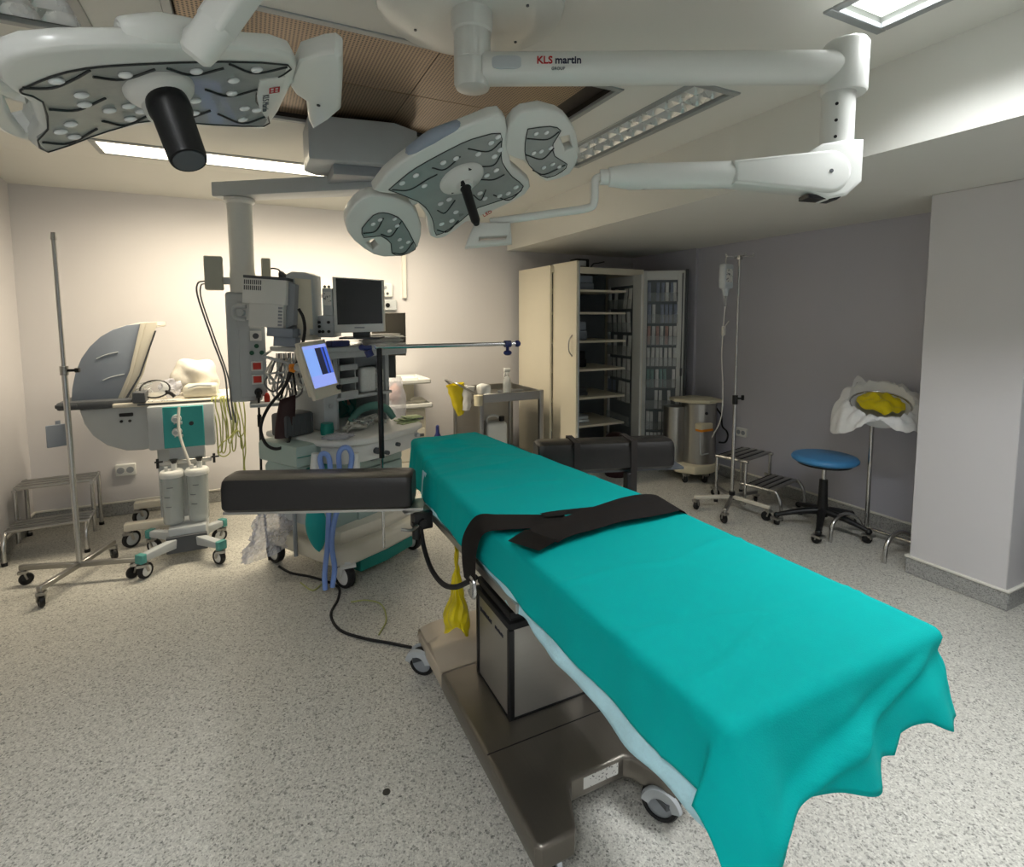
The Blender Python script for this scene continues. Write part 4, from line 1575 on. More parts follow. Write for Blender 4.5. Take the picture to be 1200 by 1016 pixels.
# chrome double step at the left wall
def steps(name, label, o, ax, ay, w, dl, du, zl, zu, legs_front=True):
    """two step stool: o = front left corner on the floor, ax along the width, ay towards the back"""
    o, ax, ay = V((*o, 0)), V((*ax, 0)).normalized(), V((*ay, 0)).normalized()
    c = o + ax * w / 2 + ay * (dl + du) / 2
    t = T(name, label, 'step stool', (c.x, c.y, 0))

    def P(a, c2, z):
        return o + ax * a + ay * c2 + V((0, 0, z))
    r = .0125
    for a in (0, w):
        b = B()
        b.tube([P(a, -.03, .0), P(a, -.025, zl * .55), P(a, .01, zl - .012), P(a, .06, zl - .002), P(a, dl + .04, zl - .002)], r, 12, 6)
        t.p('front_leg', b, 'chrome')
        b = B()
        b.tube([P(a, dl, zl * .2), P(a, dl, zl), P(a, dl, zu - r)], r, 12)
        t.p('riser', b, 'chrome')
        b = B()
        b.tube([P(a, dl + du, 0), P(a, dl + du, zu - r)], r, 12)
        t.p('rear_leg', b, 'chrome')
        b = B()
        b.tube([P(a, dl - .02, zu - .004), P(a, dl + du + .01, zu - .004)], r, 12)
        t.p('side_rail', b, 'chrome')
    for nm, c0, c1, z in (('lower_tread', .03, dl - .01, zl), ('upper_tread', dl - .005, dl + du, zu)):
        b = B()
        n = 4
        for k in range(n):
            ya = c0 + (c1 - c0) * k / n
            yb = ya + (c1 - c0) / n * .62
            q = [P(-.008, ya, 0), P(w + .008, ya, 0), P(w + .008, yb, 0), P(-.008, yb, 0)]
            b.prism([(p.x, p.y) for p in q], z - .004, z + .012, .003)
        tr = t.p(nm, b, 'steel')
        b = B()
        for k in range(n):
            ya = c0 + (c1 - c0) * (k + .62) / n
            yb = c0 + (c1 - c0) * (k + 1) / n
            q = [P(-.006, ya, 0), P(w + .006, ya, 0), P(w + .006, yb, 0), P(-.006, yb, 0)]
            b.prism([(p.x, p.y) for p in q], z - .004, z + .006)
        t.p('rubber_inlay', b, 'rubber', tr)
    for a in (0, w):
        for c2 in (-.03, dl + du):
            b = B()
            b.cyl(P(a, c2, 0), P(a, c2, .02), .016, seg=12)
            t.p('foot_cap', b, 'rubber')
    return t


steps('step_stool', 'chrome two step stool against the left wall behind the bare pole', (-1.40, 4.20), (1, .06), (-.06, 1), .40, .26, .24, .185, .39)

# blue grey plate hanging at the back of the trolley
b = B()
mx = basis((-1.185, 4.5, .72), (.9, .43, 0), (0, 0, 1))
b.box((-.06, -.075, -.006), (.06, .075, .006), .004, 1, mx)
b.box((-.008, -.01, -.012), (.02, .10, -.004), .002, 1, mx)
panel_bits = b

# medical trolley with the big rounded shell
t = T('newborn_care_unit', 'white wheeled care unit with a tall grey quarter round shell, near the left wall', 'medical unit', (-.72, 4.35, 0))
t.p('side_panel', panel_bits, 'bluegrey', label='flat blue grey side plate')


def arcpts(c, rx, rz, a0, a1, n):
    return [(c[0] + rx * math.cos(a0 + (a1 - a0) * k / n), c[1] + rz * math.sin(a0 + (a1 - a0) * k / n)) for k in range(n + 1)]


XZ = Matrix(((1, 0, 0, 0), (0, 0, 1, 0), (0, 1, 0, 0), (0, 0, 0, 1)))       # polygon xy -> world xz, height -> y
shell = [(-1.03, .955)] + [(-1.02, 1.06), (-.998, 1.16), (-.963, 1.25), (-.915, 1.325), (-.858, 1.385), (-.79, 1.43), (-.715, 1.458), (-.645, 1.465)] + [(-.66, 1.36), (-.69, 1.22), (-.73, 1.08), (-.775, .955)]
b = B()
b.prism(shell, 4.20, 4.24, .006, XZ)
t.p('shell_side', b, 'bluegrey', label='large grey quarter round side')
b = B()
b.prism([(x, z) for x, z in [(-1.035, .955), (-1.02, 1.10), (-.985, 1.21), (-.93, 1.31), (-.86, 1.39), (-.76, 1.448), (-.645, 1.475), (-.555, 1.478), (-.55, 1.455), (-.64, 1.44), (-.76, 1.415), (-.845, 1.365), (-.91, 1.29), (-.965, 1.20), (-.998, 1.10), (-1.01, .955)]], 4.24, 4.62, .004, XZ)
t.p('shell_cover', b, 'warmwhite')
b = B()
b.prism([(-.64, 1.472), (-.548, 1.478), (-.64, 1.14), (-.735, .95), (-.80, .95), (-.715, 1.16)], 4.196, 4.21, .004, XZ)
b.prism([(-.64, 1.472), (-.61, 1.474), (-.70, 1.15), (-.775, .95), (-.80, .95), (-.715, 1.16)], 4.19, 4.26, .004, XZ)
b.box((-.60, 4.205, 1.44), (-.552, 4.60, 1.475), .006)
fr_ = t.p('front_frame', b, 'warmwhite')
b = B()
b.prism([(-.565, 1.42), (-.555, 1.42), (-.655, 1.13), (-.735, .98), (-.75, .98), (-.665, 1.13)], 4.19, 4.197, 0, XZ)
t.p('groove', b, 'dgrey', fr_)
b = B()
for z0, z1, x0 in ((1.245, 1.285, -.885), (1.105, 1.14, -.86)):
    b.tube([(x0, 4.199, z0), (x0 + .05, 4.199, z0 + (z1 - z0) * .6), (x0 + .115, 4.199, z1)], .004, 6, 5)
t.p('embossed_line', b, 'lgrey', fr_)
b = B()
b.prism([(-.98, .935), (-.96, .84), (-.92, .76), (-.85, .69), (-.75, .645), (-.66, .64), (-.58, .66), (-.53, .72), (-.52, .935)], 4.14, 4.60, .02, XZ)
bl = t.p('belly', b, 'lgrey', label='rounded grey lower body')
b = B()
b.box((-.775, 4.13, .872), (-.70, 4.142, .895), .004, 1)
b.cyl((-.765, 4.132, .842), (-.765, 4.142, .842), .009, seg=12)
b.cyl((-.72, 4.132, .842), (-.72, 4.142, .842), .009, seg=12)
t.p('control', b, 'black', bl)
b = B()
b.box((-1.085, 4.12, .935), (-.70, 4.62, .985), .012)
b.box((-1.09, 4.115, .95), (-.98, 4.62, .975), .006)
t.p('rear_rail', b, 'dgrey')
b = B()
b.prism([(-.80, 4.1), (-.05, 4.06), (-.04, 4.6), (-.80, 4.62)], .935, .962, .006)
t.p('bed_platform', b, 'warmwhite')
b = B()
b.box((-.665, 4.07, .945), (-.055, 4.09, .955))
b.box((-.69, 4.075, .962), (-.62, 4.2, 1.03), .004, 1)
t.p('edge_fitting', b, 'dgrey')
b = B()
b.box((-.60, 4.25, .10), (-.46, 4.42, .66), .01)
t.p('pillar', b, 'lgrey')
for y, xe in ((4.155, -.79), (4.62, -.81)):
    b = B()
    b.box((xe, y - .03, .115), (-.36, y + .03, .165), .008)
    b.box((-.58, min(y, 4.33), .115), (-.50, max(y, 4.33), .16), .006)
    lg = t.p('base_arm', b, 'warmwhite')
    caster(t, (xe + .02, y - .01, 0), .056, .03, -2.4, rim='lgrey', tyre='rubber', top=.12)
caster(t, (-.38, 4.62, 0), .05, .03, -.6, top=.12)

# suction trolley in front with teal panel
t = T('suction_trolley', 'grey suction trolley with a teal gauge panel and low wheeled base', 'suction trolley', (-.41, 3.85, 0))
b = B()
b.box((-.605, 3.98, .665), (-.235, 4.05, .945), .012)
hd = t.p('panel_housing', b, 'lgrey')
b = B()
b.box((-.52, 3.97, .672), (-.295, 3.984, .938), .004, 1)
t.p('gauge_panel', b, 'tealplastic', hd)
for z in (.862, .778):
    b = B()
    b.cyl((-.445, 3.945, z), (-.445, 3.975, z), .027, seg=22)
    g = t.p('gauge', b, 'white', hd)
    b = B()
    b.cyl((-.45, 3.925, z), (-.45, 3.95, z), .013, seg=16)
    b.box((-.43, 3.94, z - .035), (-.415, 3.975, z - .02))
    b.cyl((-.455, 3.938, z - .028), (-.455, 3.947, z - .028), .004, seg=8)
    t.p('gauge_knob', b, 'lgrey', hd)
b = B()
b.cyl((-.365, 3.96, .825), (-.365, 3.976, .825), .013, seg=18)
t.p('port', b, 'black', hd)
b = B()
b.box((-.50, 3.99, .08), (-.30, 4.05, .68), .008)
t.p('column', b, 'lgrey')
b = B()
b.box((-.55, 3.93, .572), (-.26, 3.945, .60), .003, 1)
b.box((-.50, 3.94, .575), (-.47, 4.0, .60))
b.box((-.34, 3.94, .575), (-.31, 4.0, .60))
t.p('jar_rail', b, 'steel')
b = B()
for x in (-.556, -.245):
    b.cyl((x, 3.935, .56), (x, 3.935, .62), .008, seg=10)
    b.cyl((x - .015, 3.93, .60), (x + .03, 3.93, .60), .006, seg=8)
t.p('rail_end', b, 'black')
b = B()
b.box((-.50, 3.76, .075), (-.295, 3.99, .215), .012)
lo = t.p('base_housing', b, 'lgrey')
b = B()
b.prism([(3.755, .06), (3.735, .07), (3.745, .165), (3.762, .17)], -.51, -.292, .003, Matrix(((0, 0, 1, 0), (1, 0, 0, 0), (0, 1, 0, 0), (0, 0, 0, 1))))
t.p('kick_plate', b, 'dgrey', lo)
for (x, y), hd_ in (((-.61, 3.60), -2.2), ((-.62, 4.0), 2.6), ((-.215, 3.61), -.9), ((-.225, 4.0), .4)):
    b = B()
    e = V((x, y, .125))
    c = V((-.40, 3.84, .125))
    d = e - c
    mx = basis(c, d, (0, 0, 1))
    L = d.length
    b.prism([(0.02, -.035), (L - .03, -.02), (L + .02, -.015), (L + .02, .02), (L - .03, .022), (.02, .03)], -.024, .024, .006, mx)
    a = t.p('base_arm', b, 'lgrey')
    b = B()
    b.prism([(L - .008, -.026), (L + .024, -.026), (L + .024, .026), (L - .008, .026)], -.029, .029, .007, mx)
    t.p('end_cap', b, 'tealcap', a, label='teal end cap')
    caster(t, (x, y, 0), .046, .03, hd_, rim='white', tyre='rubber', top=.105)
# suction jars
for x, lab in ((-.475, 'clear suction jar on the left of the two hung on the suction trolley'), (-.338, 'clear suction jar on the right, with the white tube in its lid')):
    j = T('suction_jar', lab, 'jar', (x, 3.855, .225), group='suction jars on the trolley')
    b = B()
    b.lathe([(0, .225), (.052, .225), (.057, .235), (.061, .52), (.057, .52), (.053, .24), (0, .24)], Matrix.Translation((x, 3.855, 0)), 32)
    bd = j.p('jar_body', b, 'frost')
    b = B()
    for z, aa in ((.40, -2.0), (.34, -1.9), (.46, -1.7)):
        b.lathe([(.0615, z), (.0622, z), (.0622, z + .005), (.0615, z + .005)], Matrix.Translation((x, 3.855, 0)), 8, aa - .25, aa + .3)
    j.p('graduation', b, 'dgrey', bd)
    b = B()
    b.lathe([(0, .52), (.066, .52), (.068, .53), (.068, .545), (.06, .556), (.03, .56), (0, .56)], Matrix.Translation((x, 3.855, 0)), 32)
    ld = j.p('lid', b, 'white')
    b = B()
    b.cyl((x + .015, 3.855, .555), (x + .015, 3.855, .60), .016, seg=16)
    b.cyl((x - .025, 3.84, .555), (x - .025, 3.84, .585), .01, seg=12)
    j.p('lid_socket', b, 'white', ld)
    b = B()
    b.lathe([(0, .60), (.012, .60), (.022, .625), (0, .63)], Matrix.Translation((x + .015, 3.855, 0)), 16)
    j.p('valve_knob', b, 'black', ld)
b = B()
b.tube([(-.425, 3.94, .94), (-.43, 3.92, .86), (-.425, 3.90, .77), (-.40, 3.87, .67), (-.372, 3.845, .58), (-.363, 3.84, .558)], .0085, 10, 6)
single('suction_tube', 'white suction tube running down the teal panel into the right jar', 'tube', b, 'whitecable', (-.4, 3.87, .558))

# things lying on the care unit
b = B()
b.ball((-.35, 4.36, 1.075), .125, (1.1, .8, 1.05), 4, wob=.5, freq=4.5, seed=2)
for v in b.bm.verts:
    v.co.z = max(v.co.z, .985)
single('linen_bundle', 'white bundle of folded cloth at the back of the care unit', 'cloth', b, 'tools', (-.35, 4.36, .985), ang=80)
b = B()
b.prism([(-.42, 4.15), (-.225, 4.14), (-.215, 4.26), (-.41, 4.27)], .963, 1.055, .025, seg=3)
tr = single('white_case', 'white rounded plastic case on the care unit', 'case', b, 'warmwhite', (-.32, 4.2, .963))
b = B()
b.tube([(-.39, 4.139, 1.035), (-.33, 4.137, 1.05), (-.25, 4.133, 1.045)], .007, 8, 5)
b.bm.transform(Matrix.Translation((.32, -4.2, -.963)))
link_mesh('handle', b, 'lgrey', tr)
b = B()


def mask(u, v):
    a = u * 2 * PI
    r = .075 * (1 - .35 * v) * (1 + .25 * math.cos(a))
    return V((-.60 + math.cos(a) * r * 1.1, 4.18 + math.sin(a) * r * .4 - v * .02, 1.035 + math.sin(a) * r * .7 + v * .02))


b.surf(mask, 24, 6, True)
mk = T('face_mask', 'clear face mask with a dark rim lying on the care unit', 'mask', (-.60, 4.18, .962))
mk.p('mask_shell', b, 'frost', ang=70)
b = B()
b.tube([mask(k / 24, 0) for k in range(24)], .006, 8, closed=True)
mk.p('rim', b, 'rubber')
b = B()
b.tube([(-.525, 4.17, 1.02), (-.49, 4.165, 1.0), (-.47, 4.16, .98)], .012, 8, 4)
mk.p('valve', b, 'black')
b = B()
b.ball((-.50, 4.24, 1.03), .065, (1, .8, .9), 3, wob=.5, freq=10, seed=5)
for v in b.bm.verts:
    v.co.z = max(v.co.z, .963)
single('clear_bag', 'crumpled clear bag between the mask and the white case', 'bag', b, 'clearbag', (-.5, 4.24, .963), ang=60)
b = B()
for k in range(4):
    ph = k * 1.3
    b.tube([(-.66 + .05 * math.cos(ph + a * .9), 4.28 + .04 * math.sin(ph + a), 1.0 + .01 * k + .09 * abs(math.sin(a * .5 + ph)) * .5) for a in [j * .7 for j in range(8)]], .004, 6, 4)
single('tubing', 'coil of clear tubing behind the face mask', 'tube', b, 'frost', (-.66, 4.28, .97))
b = B()
b.prism([(-.655, 4.10), (-.45, 4.085), (-.44, 4.16), (-.64, 4.175)], .9625, .966)
single('paper_sheet', 'printed paper sheet at the front edge of the care unit', 'paper', b, 'printed', (-.55, 4.13, .9625))

# yellow green cable bundle hung over the right corner of the care unit
t = T('cable_bundle', 'loose bundle of yellow green cables hanging from the corner of the care unit', 'cable', (-.16, 4.05, .44))
rs = random.Random(4)
for k in range(7):
    x = -.235 + .022 * k + rs.uniform(-.006, .006)
    lo_ = rs.uniform(.60, .72)
    w = rs.uniform(.03, .075)
    b = B()
    b.tube([(x, 4.10, .972), (x - .01, 4.052, .965), (x - .008, 4.04, .90), (x + .01, 4.036, .80), (x + w * .3, 4.034, lo_), (x + w * .8, 4.036, lo_ + .02), (x + w, 4.04, .82), (x + w * .9, 4.046, .93), (x + w * .8, 4.08, .97)], .0042, 6, 6)
    t.p('strand', b, 'limecable')
b = B()
b.tube([(-.11, 4.04, .95), (-.10, 4.03, .80), (-.135, 4.02, .72), (-.21, 4.01, .655), (-.225, 4.01, .60), (-.19, 4.01, .575), (-.155, 4.01, .60), (-.15, 4.01, .66), (-.11, 4.02, .74), (-.085, 4.03, .70), (-.075, 4.03, .55), (-.08, 4.03, .40)], .0045, 6, 6)
t.p('strand', b, 'limecable')
b = B()
b.tube([(-.09, 4.04, .95), (-.065, 4.03, .75), (-.06, 4.03, .6), (-.072, 4.03, .5), (-.06, 4.03, .36)], .0045, 6, 6)
t.p('strand', b, 'limecable')

# ------------------------------------------------------------------ anaesthesia workstation
AO = V((.40, 2.98, 0))
AU, AV = V((.857, .515, 0)).normalized(), V((-.515, .857, 0)).normalized()
AM = basis(AO, AU, AV)


def L(u, v, z):
    return AM @ V((u, v, z))


t = T('anaesthesia_machine', 'wheeled anaesthesia workstation with shelves and worktop behind the left arm board', 'anaesthesia machine', tuple(L(.3, .3, 0)), math.atan2(.515, .857))
b = B()
b.prism([(-.05, .0), (.03, -.06), (.30, -.075), (.57, -.06), (.65, .0), (.65, .60), (.56, .64), (.04, .64), (-.05, .60)], .13, .235, .03, AM, seg=4)
bs = t.p('base', b, 'warmwhite')
b = B()
b.prism([(.02, .02), (.30, -.01), (.58, .02), (.60, .56), (.0, .56)], .225, .31, .02, AM)
t.p('plinth', b, 'warmwhite', bs)
b = B()
b.prism([(.10, -.045), (.30, -.062), (.52, -.045), (.52, .3), (.10, .3)], .06, .135, .015, AM)
t.p('bumper', b, 'tealdark', bs, label='teal bumper under the base')
for u, v, hd_ in ((.02, -.03, -1.03), (.59, .0, -1.03), (.0, .58, -1.03), (.58, .58, -1.03)):
    q = L(u, v, 0)
    caster(t, (q.x, q.y, 0), .072, .045, hd_, rim='white', tyre='rubber', top=.16, fork='white')
b = B()
b.prism([(.03, .09), (.57, .09), (.58, .54), (.02, .54)], .30, .70, .015, AM)
cab = t.p('cabinet', b, 'greenplastic')
for k, (z0, z1) in enumerate(((.31, .49), (.50, .60), (.61, .69))):
    b = B()
    b.prism([(.20, .075), (.56, .075), (.56, .095), (.20, .095)], z0, z1, .006, AM)
    dr_ = t.p('drawer', b, 'greenplastic')
    b = B()
    b.box((.30, .066, (z0 + z1) / 2 - .008), (.46, .078, (z0 + z1) / 2 + .008), .004, 1, AM)
    t.p('drawer_pull', b, 'grey', dr_)
b = B()
b.prism([(-.06, .06), (.0, -.05), (.12, -.10), (.30, -.118), (.50, -.10), (.62, -.05), (.66, .06), (.66, .56), (-.06, .56)], .80, .838, .014, AM, seg=3)
wt = t.p('worktop', b, 'white')
b = B()
b.prism([(-.03, .07), (.02, -.03), (.13, -.075), (.30, -.09), (.49, -.075), (.60, -.03), (.63, .07), (.63, .55), (-.03, .55)], .70, .80, .01, AM)
ap = t.p('apron', b, 'white')
for u, v, z, r in ((.36, -.088, .755, .012), (.56, -.055, .77, .014), (.20, -.085, .75, .018), (.27, -.09, .725, .012)):
    b = B()
    b.cyl(L(u, v - .02, z), L(u, v + .01, z), r, seg=16)
    t.p('knob', b, 'dgrey' if u < .5 else 'lgrey', ap)
# breathing unit boxes on the left side
b = B()
b.prism([(-.17, .12), (-.03, .10), (-.03, .48), (-.17, .46)], .70, .82, .02, AM)
b.prism([(-.16, .13), (-.03, .12), (-.03, .44), (-.16, .42)], .60, .705, .03, AM)
ab = t.p('absorber', b, 'greenplastic')
b = B()
b.prism([(-.175, .10), (-.02, .08), (-.02, .085), (-.175, .105)], .762, .766, 0, AM)
b.cyl(L(-.10, .115, .67), L(-.10, .09, .67), .025, seg=18)
b.cyl(L(-.04, .10, .69), L(-.04, .05, .69), .018, seg=14)
t.p('fitting', b, 'tealdark', ab)
for u, v in ((-.10, .06), (.02, -.115)):
    b = B()
    b.tube([L(u, v, .66), L(u, v, .70), L(u, v - .005, .78)], [.030, .026, .02], 18)
    t.p('hose_port', b, 'white')
b = B()
b.prism([(-.05, .11), (.03, .11), (.03, .50), (-.05, .50)], .32, .60, .02, AM)
t.p('side_module', b, 'lgrey')
# tower with shelves
b = B()
for u0, u1 in ((.165, .195), (.575, .605)):
    b.prism([(u0, .22), (u1, .22), (u1, .55), (u0, .55)], .838, 1.31, .004, AM)
b.prism([(.195, .53), (.575, .53), (.575, .55), (.195, .55)], .838, 1.31, 0, AM)
tw = t.p('tower', b, 'lgrey')
b = B()
b.prism([(.10, .23), (.165, .20), (.165, .50), (.10, .50)], .838, 1.06, .01, AM)
b.cyl(L(.13, .21, .99), L(.13, .20, .99), .014, seg=14)
t.p('left_pillar', b, 'lgrey')
b = B()
b.prism([(.20, .50), (.57, .50), (.57, .528), (.20, .528)], .84, 1.01, 0, AM)
gp = t.p('rear_panel', b, 'greenpanel', tw)
b = B()
b.prism([(.16, .20), (.61, .20), (.61, .53), (.16, .53)], 1.01, 1.03, .004, AM)
t.p('middle_shelf', b, 'lgrey')
b = B()
b.prism([(.0, .13), (.65, .10), (.66, .58), (.0, .58)], 1.305, 1.335, .008, AM)
b.prism([(.0, .13), (.65, .10), (.65, .115), (.0, .145)], 1.27, 1.306, .003, AM)
t.p('top_shelf', b, 'lgrey')
for z0, z1 in ((1.20, 1.295), (1.12, 1.19), (1.04, 1.11)):
    b = B()
    b.prism([(.20, .22), (.33, .22), (.33, .50), (.20, .50)], z0, z0 + .008, 0, AM)
    b.prism([(.20, .22), (.208, .22), (.208, .50), (.20, .50)], z0, z1, 0, AM)
    b.prism([(.322, .22), (.33, .22), (.33, .50), (.322, .50)], z0, z1, 0, AM)
    b.prism([(.20, .20), (.33, .20), (.33, .222), (.20, .222)], z0 - .012, z0 + .022, .003, AM)
    t.p('tray_slot', b, 'lgrey')
b = B()
b.prism([(.335, .30), (.57, .30), (.57, .50), (.335, .50)], 1.19, 1.30, .005, AM)
t.p('blank_unit', b, 'grey')
b = B()
rs = random.Random(8)
for k in range(9):
    u = .22 + .035 * k
    b.tube([L(u, .49, 1.0), L(u + rs.uniform(-.02, .02), .46, .95), L(u + rs.uniform(-.04, .04), .45, .90), L(u + rs.uniform(-.03, .03), .48, .85)], .005, 6, 5)
t.p('inner_hose', b, 'tealdark', gp)
b = B()
b.box((.32, .485, .90), (.36, .50, 1.0), .003, 1, AM)
b.box((.47, .485, .92), (.51, .50, .99), .003, 1, AM)
t.p('label_plate', b, 'pink', gp)

# screens and modules standing on or fixed above the workstation
t = T('ventilator_display', 'tilted display with a lit blue screen on the left of the workstation', 'display', (.36, 3.2, 1.05))
W = V((.70, .66, .06)).normalized()
DM = basis((.330, 2.985, 1.232), W, (-.30, .10, .93))
b = B()
b.prism([(-.105, -.155), (.105, -.155), (.105, .155), (-.105, .155)], -.03, .0, .012, DM, seg=3)
b.prism([(-.08, -.13), (.08, -.13), (.08, .13), (-.08, .13)], -.075, -.028, .02, DM, seg=3)
cs = t.p('casing', b, 'warmwhite')
b = B()
b.prism([(-.088, -.095), (.088, -.095), (.088, .13), (-.088, .13)], -.001, .0015, 0, DM)
b.bm.transform(t.inv)
b.bm.transform(Matrix.Translation(-(t.inv @ DM.translation)))
so = link_mesh('screen', b, 'display', cs)
# give the screen its own axes so that the picture on it runs with its sides
rot = (t.inv @ DM).to_3x3()
so.data.transform(rot.inverted().to_4x4())
so.matrix_basis = Matrix.Translation(t.inv @ DM.translation) @ rot.to_4x4()
b = B()
b.lathe([(0, 0), (.014, 0), (.014, .014), (.011, .018), (0, .018)], DM @ Matrix.Translation((.085, -.12, 0)), 18)
t.p('dial', b, 'black', cs)
b = B()
b.tube([DM @ V((0, 0, -.07)), DM @ V((-.02, .05, -.13)), V((.40, 3.20, 1.27)), V((.44, 3.26, 1.30))], .018, 10, 5)
t.p('arm', b, 'lgrey')

t = T('monitor', 'dark flat monitor with a pale bezel standing on the top shelf', 'monitor', (.60, 3.25, 1.335))
MM = basis((.583, 3.25, 1.575), (.893, -.43, .0), (-.02, -.02, 1))
b = B()
b.prism([(-.152, -.165), (.145, -.155), (.145, .148), (-.152, .168)], -.045, .0, .008, MM)
cs = t.p('casing', b, 'white')
b = B()
b.prism([(-.130, -.115), (.138, -.108), (.138, .142), (-.130, .160)], -.001, .0012, 0, MM)
t.p('screen', b, 'screen', cs)
b = B()
b.prism([(-.03, -.136), (.03, -.136), (.03, -.128), (-.03, -.128)], 0, .0008, 0, MM)
t.p('brand_plate', b, 'grey', cs)
b = B()
b.prism([(-.12, -.20), (.12, -.20), (.12, -.19), (-.12, -.19)], -.12, .02, .003, MM)
b.prism([(-.05, -.19), (.05, -.19), (.05, -.15), (-.05, -.15)], -.06, -.03, .003, MM)
t.p('foot', b, 'dgrey')
b = B()
b.prism([(-.255, -.19), (-.152, -.19), (-.152, -.06), (-.255, -.06)], -.14, .005, .006, MM)
b.prism([(-.215, -.06), (-.155, -.06), (-.155, .10), (-.215, .10)], -.08, -.0, .006, MM)
ct = t.p('control_unit', b, 'lgrey')
for x, y in ((-.235, -.10), (-.18, -.10), (-.235, -.155), (-.215, -.155), (-.18, -.155), (-.235, -.125)):
    b = B()
    b.cyl(MM @ V((x, y, .0)), MM @ V((x, y, .014)), .009, seg=12)
    t.p('knob', b, 'black', ct)
b = B()
b.prism([(-.205, .0), (-.162, .0), (-.162, .08), (-.205, .08)], .0, .002, 0, MM)
t.p('printed_panel', b, 'printed', ct)

t = T('wall_panel_display', 'taupe flat panel behind and below the right edge of the dark monitor', 'panel', (.84, 3.62, 1.24))
b = B()
PM = basis((.842, 3.61, 1.39), (.893, -.445, .0), (0, 0, 1))
b.prism([(-.12, -.145), (.11, -.145), (.11, .145), (-.12, .145)], -.03, .0, .01, PM, seg=3)
t.p('panel', b, 'backpanel')
b = B()
b.prism([(-.03, -.30), (.03, -.30), (.03, .05), (-.03, .05)], -.06, -.03, .004, PM)
t.p('stem', b, 'dgrey')

t = T('patient_monitor', 'grey boxy monitor turned away, with a carry handle, left of the dark monitor', 'monitor', (.255, 3.335, 1.36))
QM = basis((.255, 3.335, 1.585), (.885, -.45, .02), (.0, .0, 1))
b = B()
b.prism([(-.07, -.185), (.085, -.185), (.092, .16), (.05, .178), (-.03, .185), (-.065, .17)], -.14, .0, .014, QM, seg=3)
cs = t.p('casing', b, 'lgrey')
b = B()
b.prism([(-.012, -.15), (.08, -.15), (.082, .135), (-.012, .145)], -.001, .004, .004, QM)
t.p('back_plate', b, 'cream', cs)
b = B()
b.tube([QM @ V((-.07, .155, -.02)), QM @ V((-.105, .178, -.03)), QM @ V((-.10, .10, -.04)), QM @ V((-.085, -.05, -.04)), QM @ V((-.07, -.10, -.03))], .012, 8, 5)
t.p('carry_handle', b, 'dgrey', cs)
b = B()
b.prism([(.01, -.185), (.06, -.185), (.06, -.15), (.01, -.15)], .0, .006, 0, QM)
b.box((-.03, -.215, -.12), (.08, -.185, .01), .004, 1, QM)
t.p('base_bracket', b, 'warmwhite', cs)

t = T('module_rack', 'white module rack with vent slots in front of the supply column', 'monitor rack', (.08, 3.33, 1.46))
RM = basis((.075, 3.335, 1.60), (.885, -.46, -.055), (.07, .0, 1))
b = B()
b.prism([(-.125, -.02), (.125, -.02), (.125, .135), (-.125, .135)], -.13, .0, .006, RM)
b.prism([(-.085, -.15), (.115, -.15), (.115, -.018), (-.085, -.018)], -.12, .0, .006, RM)
b.prism([(-.13, -.115), (-.08, -.115), (-.08, -.02), (-.13, -.02)], -.12, -.01, .006, RM)
cs = t.p('casing', b, 'white')
b = B()
for r_ in range(2):
    for k in range(9):
        x = -.115 + k * .0115
        b.prism([(x, .055 + r_ * .032), (x + .006, .055 + r_ * .032), (x + .006, .080 + r_ * .032), (x, .080 + r_ * .032)], .0, .0012, 0, RM)
t.p('slot', b, 'dgrey', cs)
b = B()
b.prism([(-.12, .122), (.13, .118), (.13, .134), (-.12, .138)], -.13, .004, .002, RM)
t.p('top_strip', b, 'dgrey', cs)
b = B()
for k in range(6):
    b.prism([(.085, -.14 + k * .019), (.108, -.14 + k * .019), (.108, -.128 + k * .019), (.085, -.128 + k * .019)], .0, .003, 0, RM)
b.prism([(.115, -.15), (.16, -.13), (.165, .10), (.115, .12)], -.11, -.03, .004, RM)
t.p('connector_block', b, 'grey', cs)
b = B()
b.tube([RM @ V((-.10, -.04, .0)), RM @ V((-.155, -.045, .01)), RM @ V((-.165, -.075, .01)), RM @ V((-.15, -.105, .01)), RM @ V((-.10, -.11, 0))], .012, 8, 5)
b.cyl(RM @ V((-.12, -.075, .0)), RM @ V((-.12, -.075, .025)), .02, seg=16)
t.p('clamp', b, 'lgrey', cs)
b = B()
b.prism([(.02, -.20), (.17, -.20), (.17, -.15), (.02, -.15)], -.11, -.0, .006, RM)
b.prism([(.05, -.255), (.18, -.255), (.18, -.20), (.05, -.20)], -.10, -.02, .006, RM)
t.p('lower_bracket', b, 'bluegrey')

# loose items on the shelves and worktop
b = B()
rs = random.Random(3)
for k in range(14):
    m_ = AM @ Matrix.Translation((.50 + rs.uniform(-.02, .02), .19 + rs.uniform(-.02, .02), 1.336 + k * .0045)) @ Matrix.Rotation(rs.uniform(-.25, .25), 4, 'Z') @ Matrix.Rotation(rs.uniform(-.03, .03), 4, 'X')
    b.box((-.13, -.07, 0), (.13, .07, .003), mx=m_)
single('paper_stack', 'untidy stack of papers on the top shelf under the dark monitor', 'papers', b, 'paper', tuple(L(.5, .19, 1.335)))
b = B()
b.box((-.07, -.03, 0), (.06, .03, .035), .008, mx=AM @ Matrix.Translation((.16, .16, 1.336)))
single('blood_pressure_cuff', 'folded dark blue cuff on the top shelf beside the grey monitor', 'cuff', b, 'knobblue', tuple(L(.16, .16, 1.336)))
b = B()
b.box((-.05, -.03, 0), (.07, .03, .16), .02, 3, AM @ Matrix.Translation((.43, .25, 1.031)))
for v in b.bm.verts:
    v.co += V((.012 * noise.noise(v.co * 22), .012 * noise.noise(v.co * 22 + V((5, 0, 0))), 0))
single('supply_pouch', 'crinkled pale plastic pouch standing on the middle shelf', 'pouch', b, 'pouch', tuple(L(.43, .25, 1.031)), ang=70)
b = B()
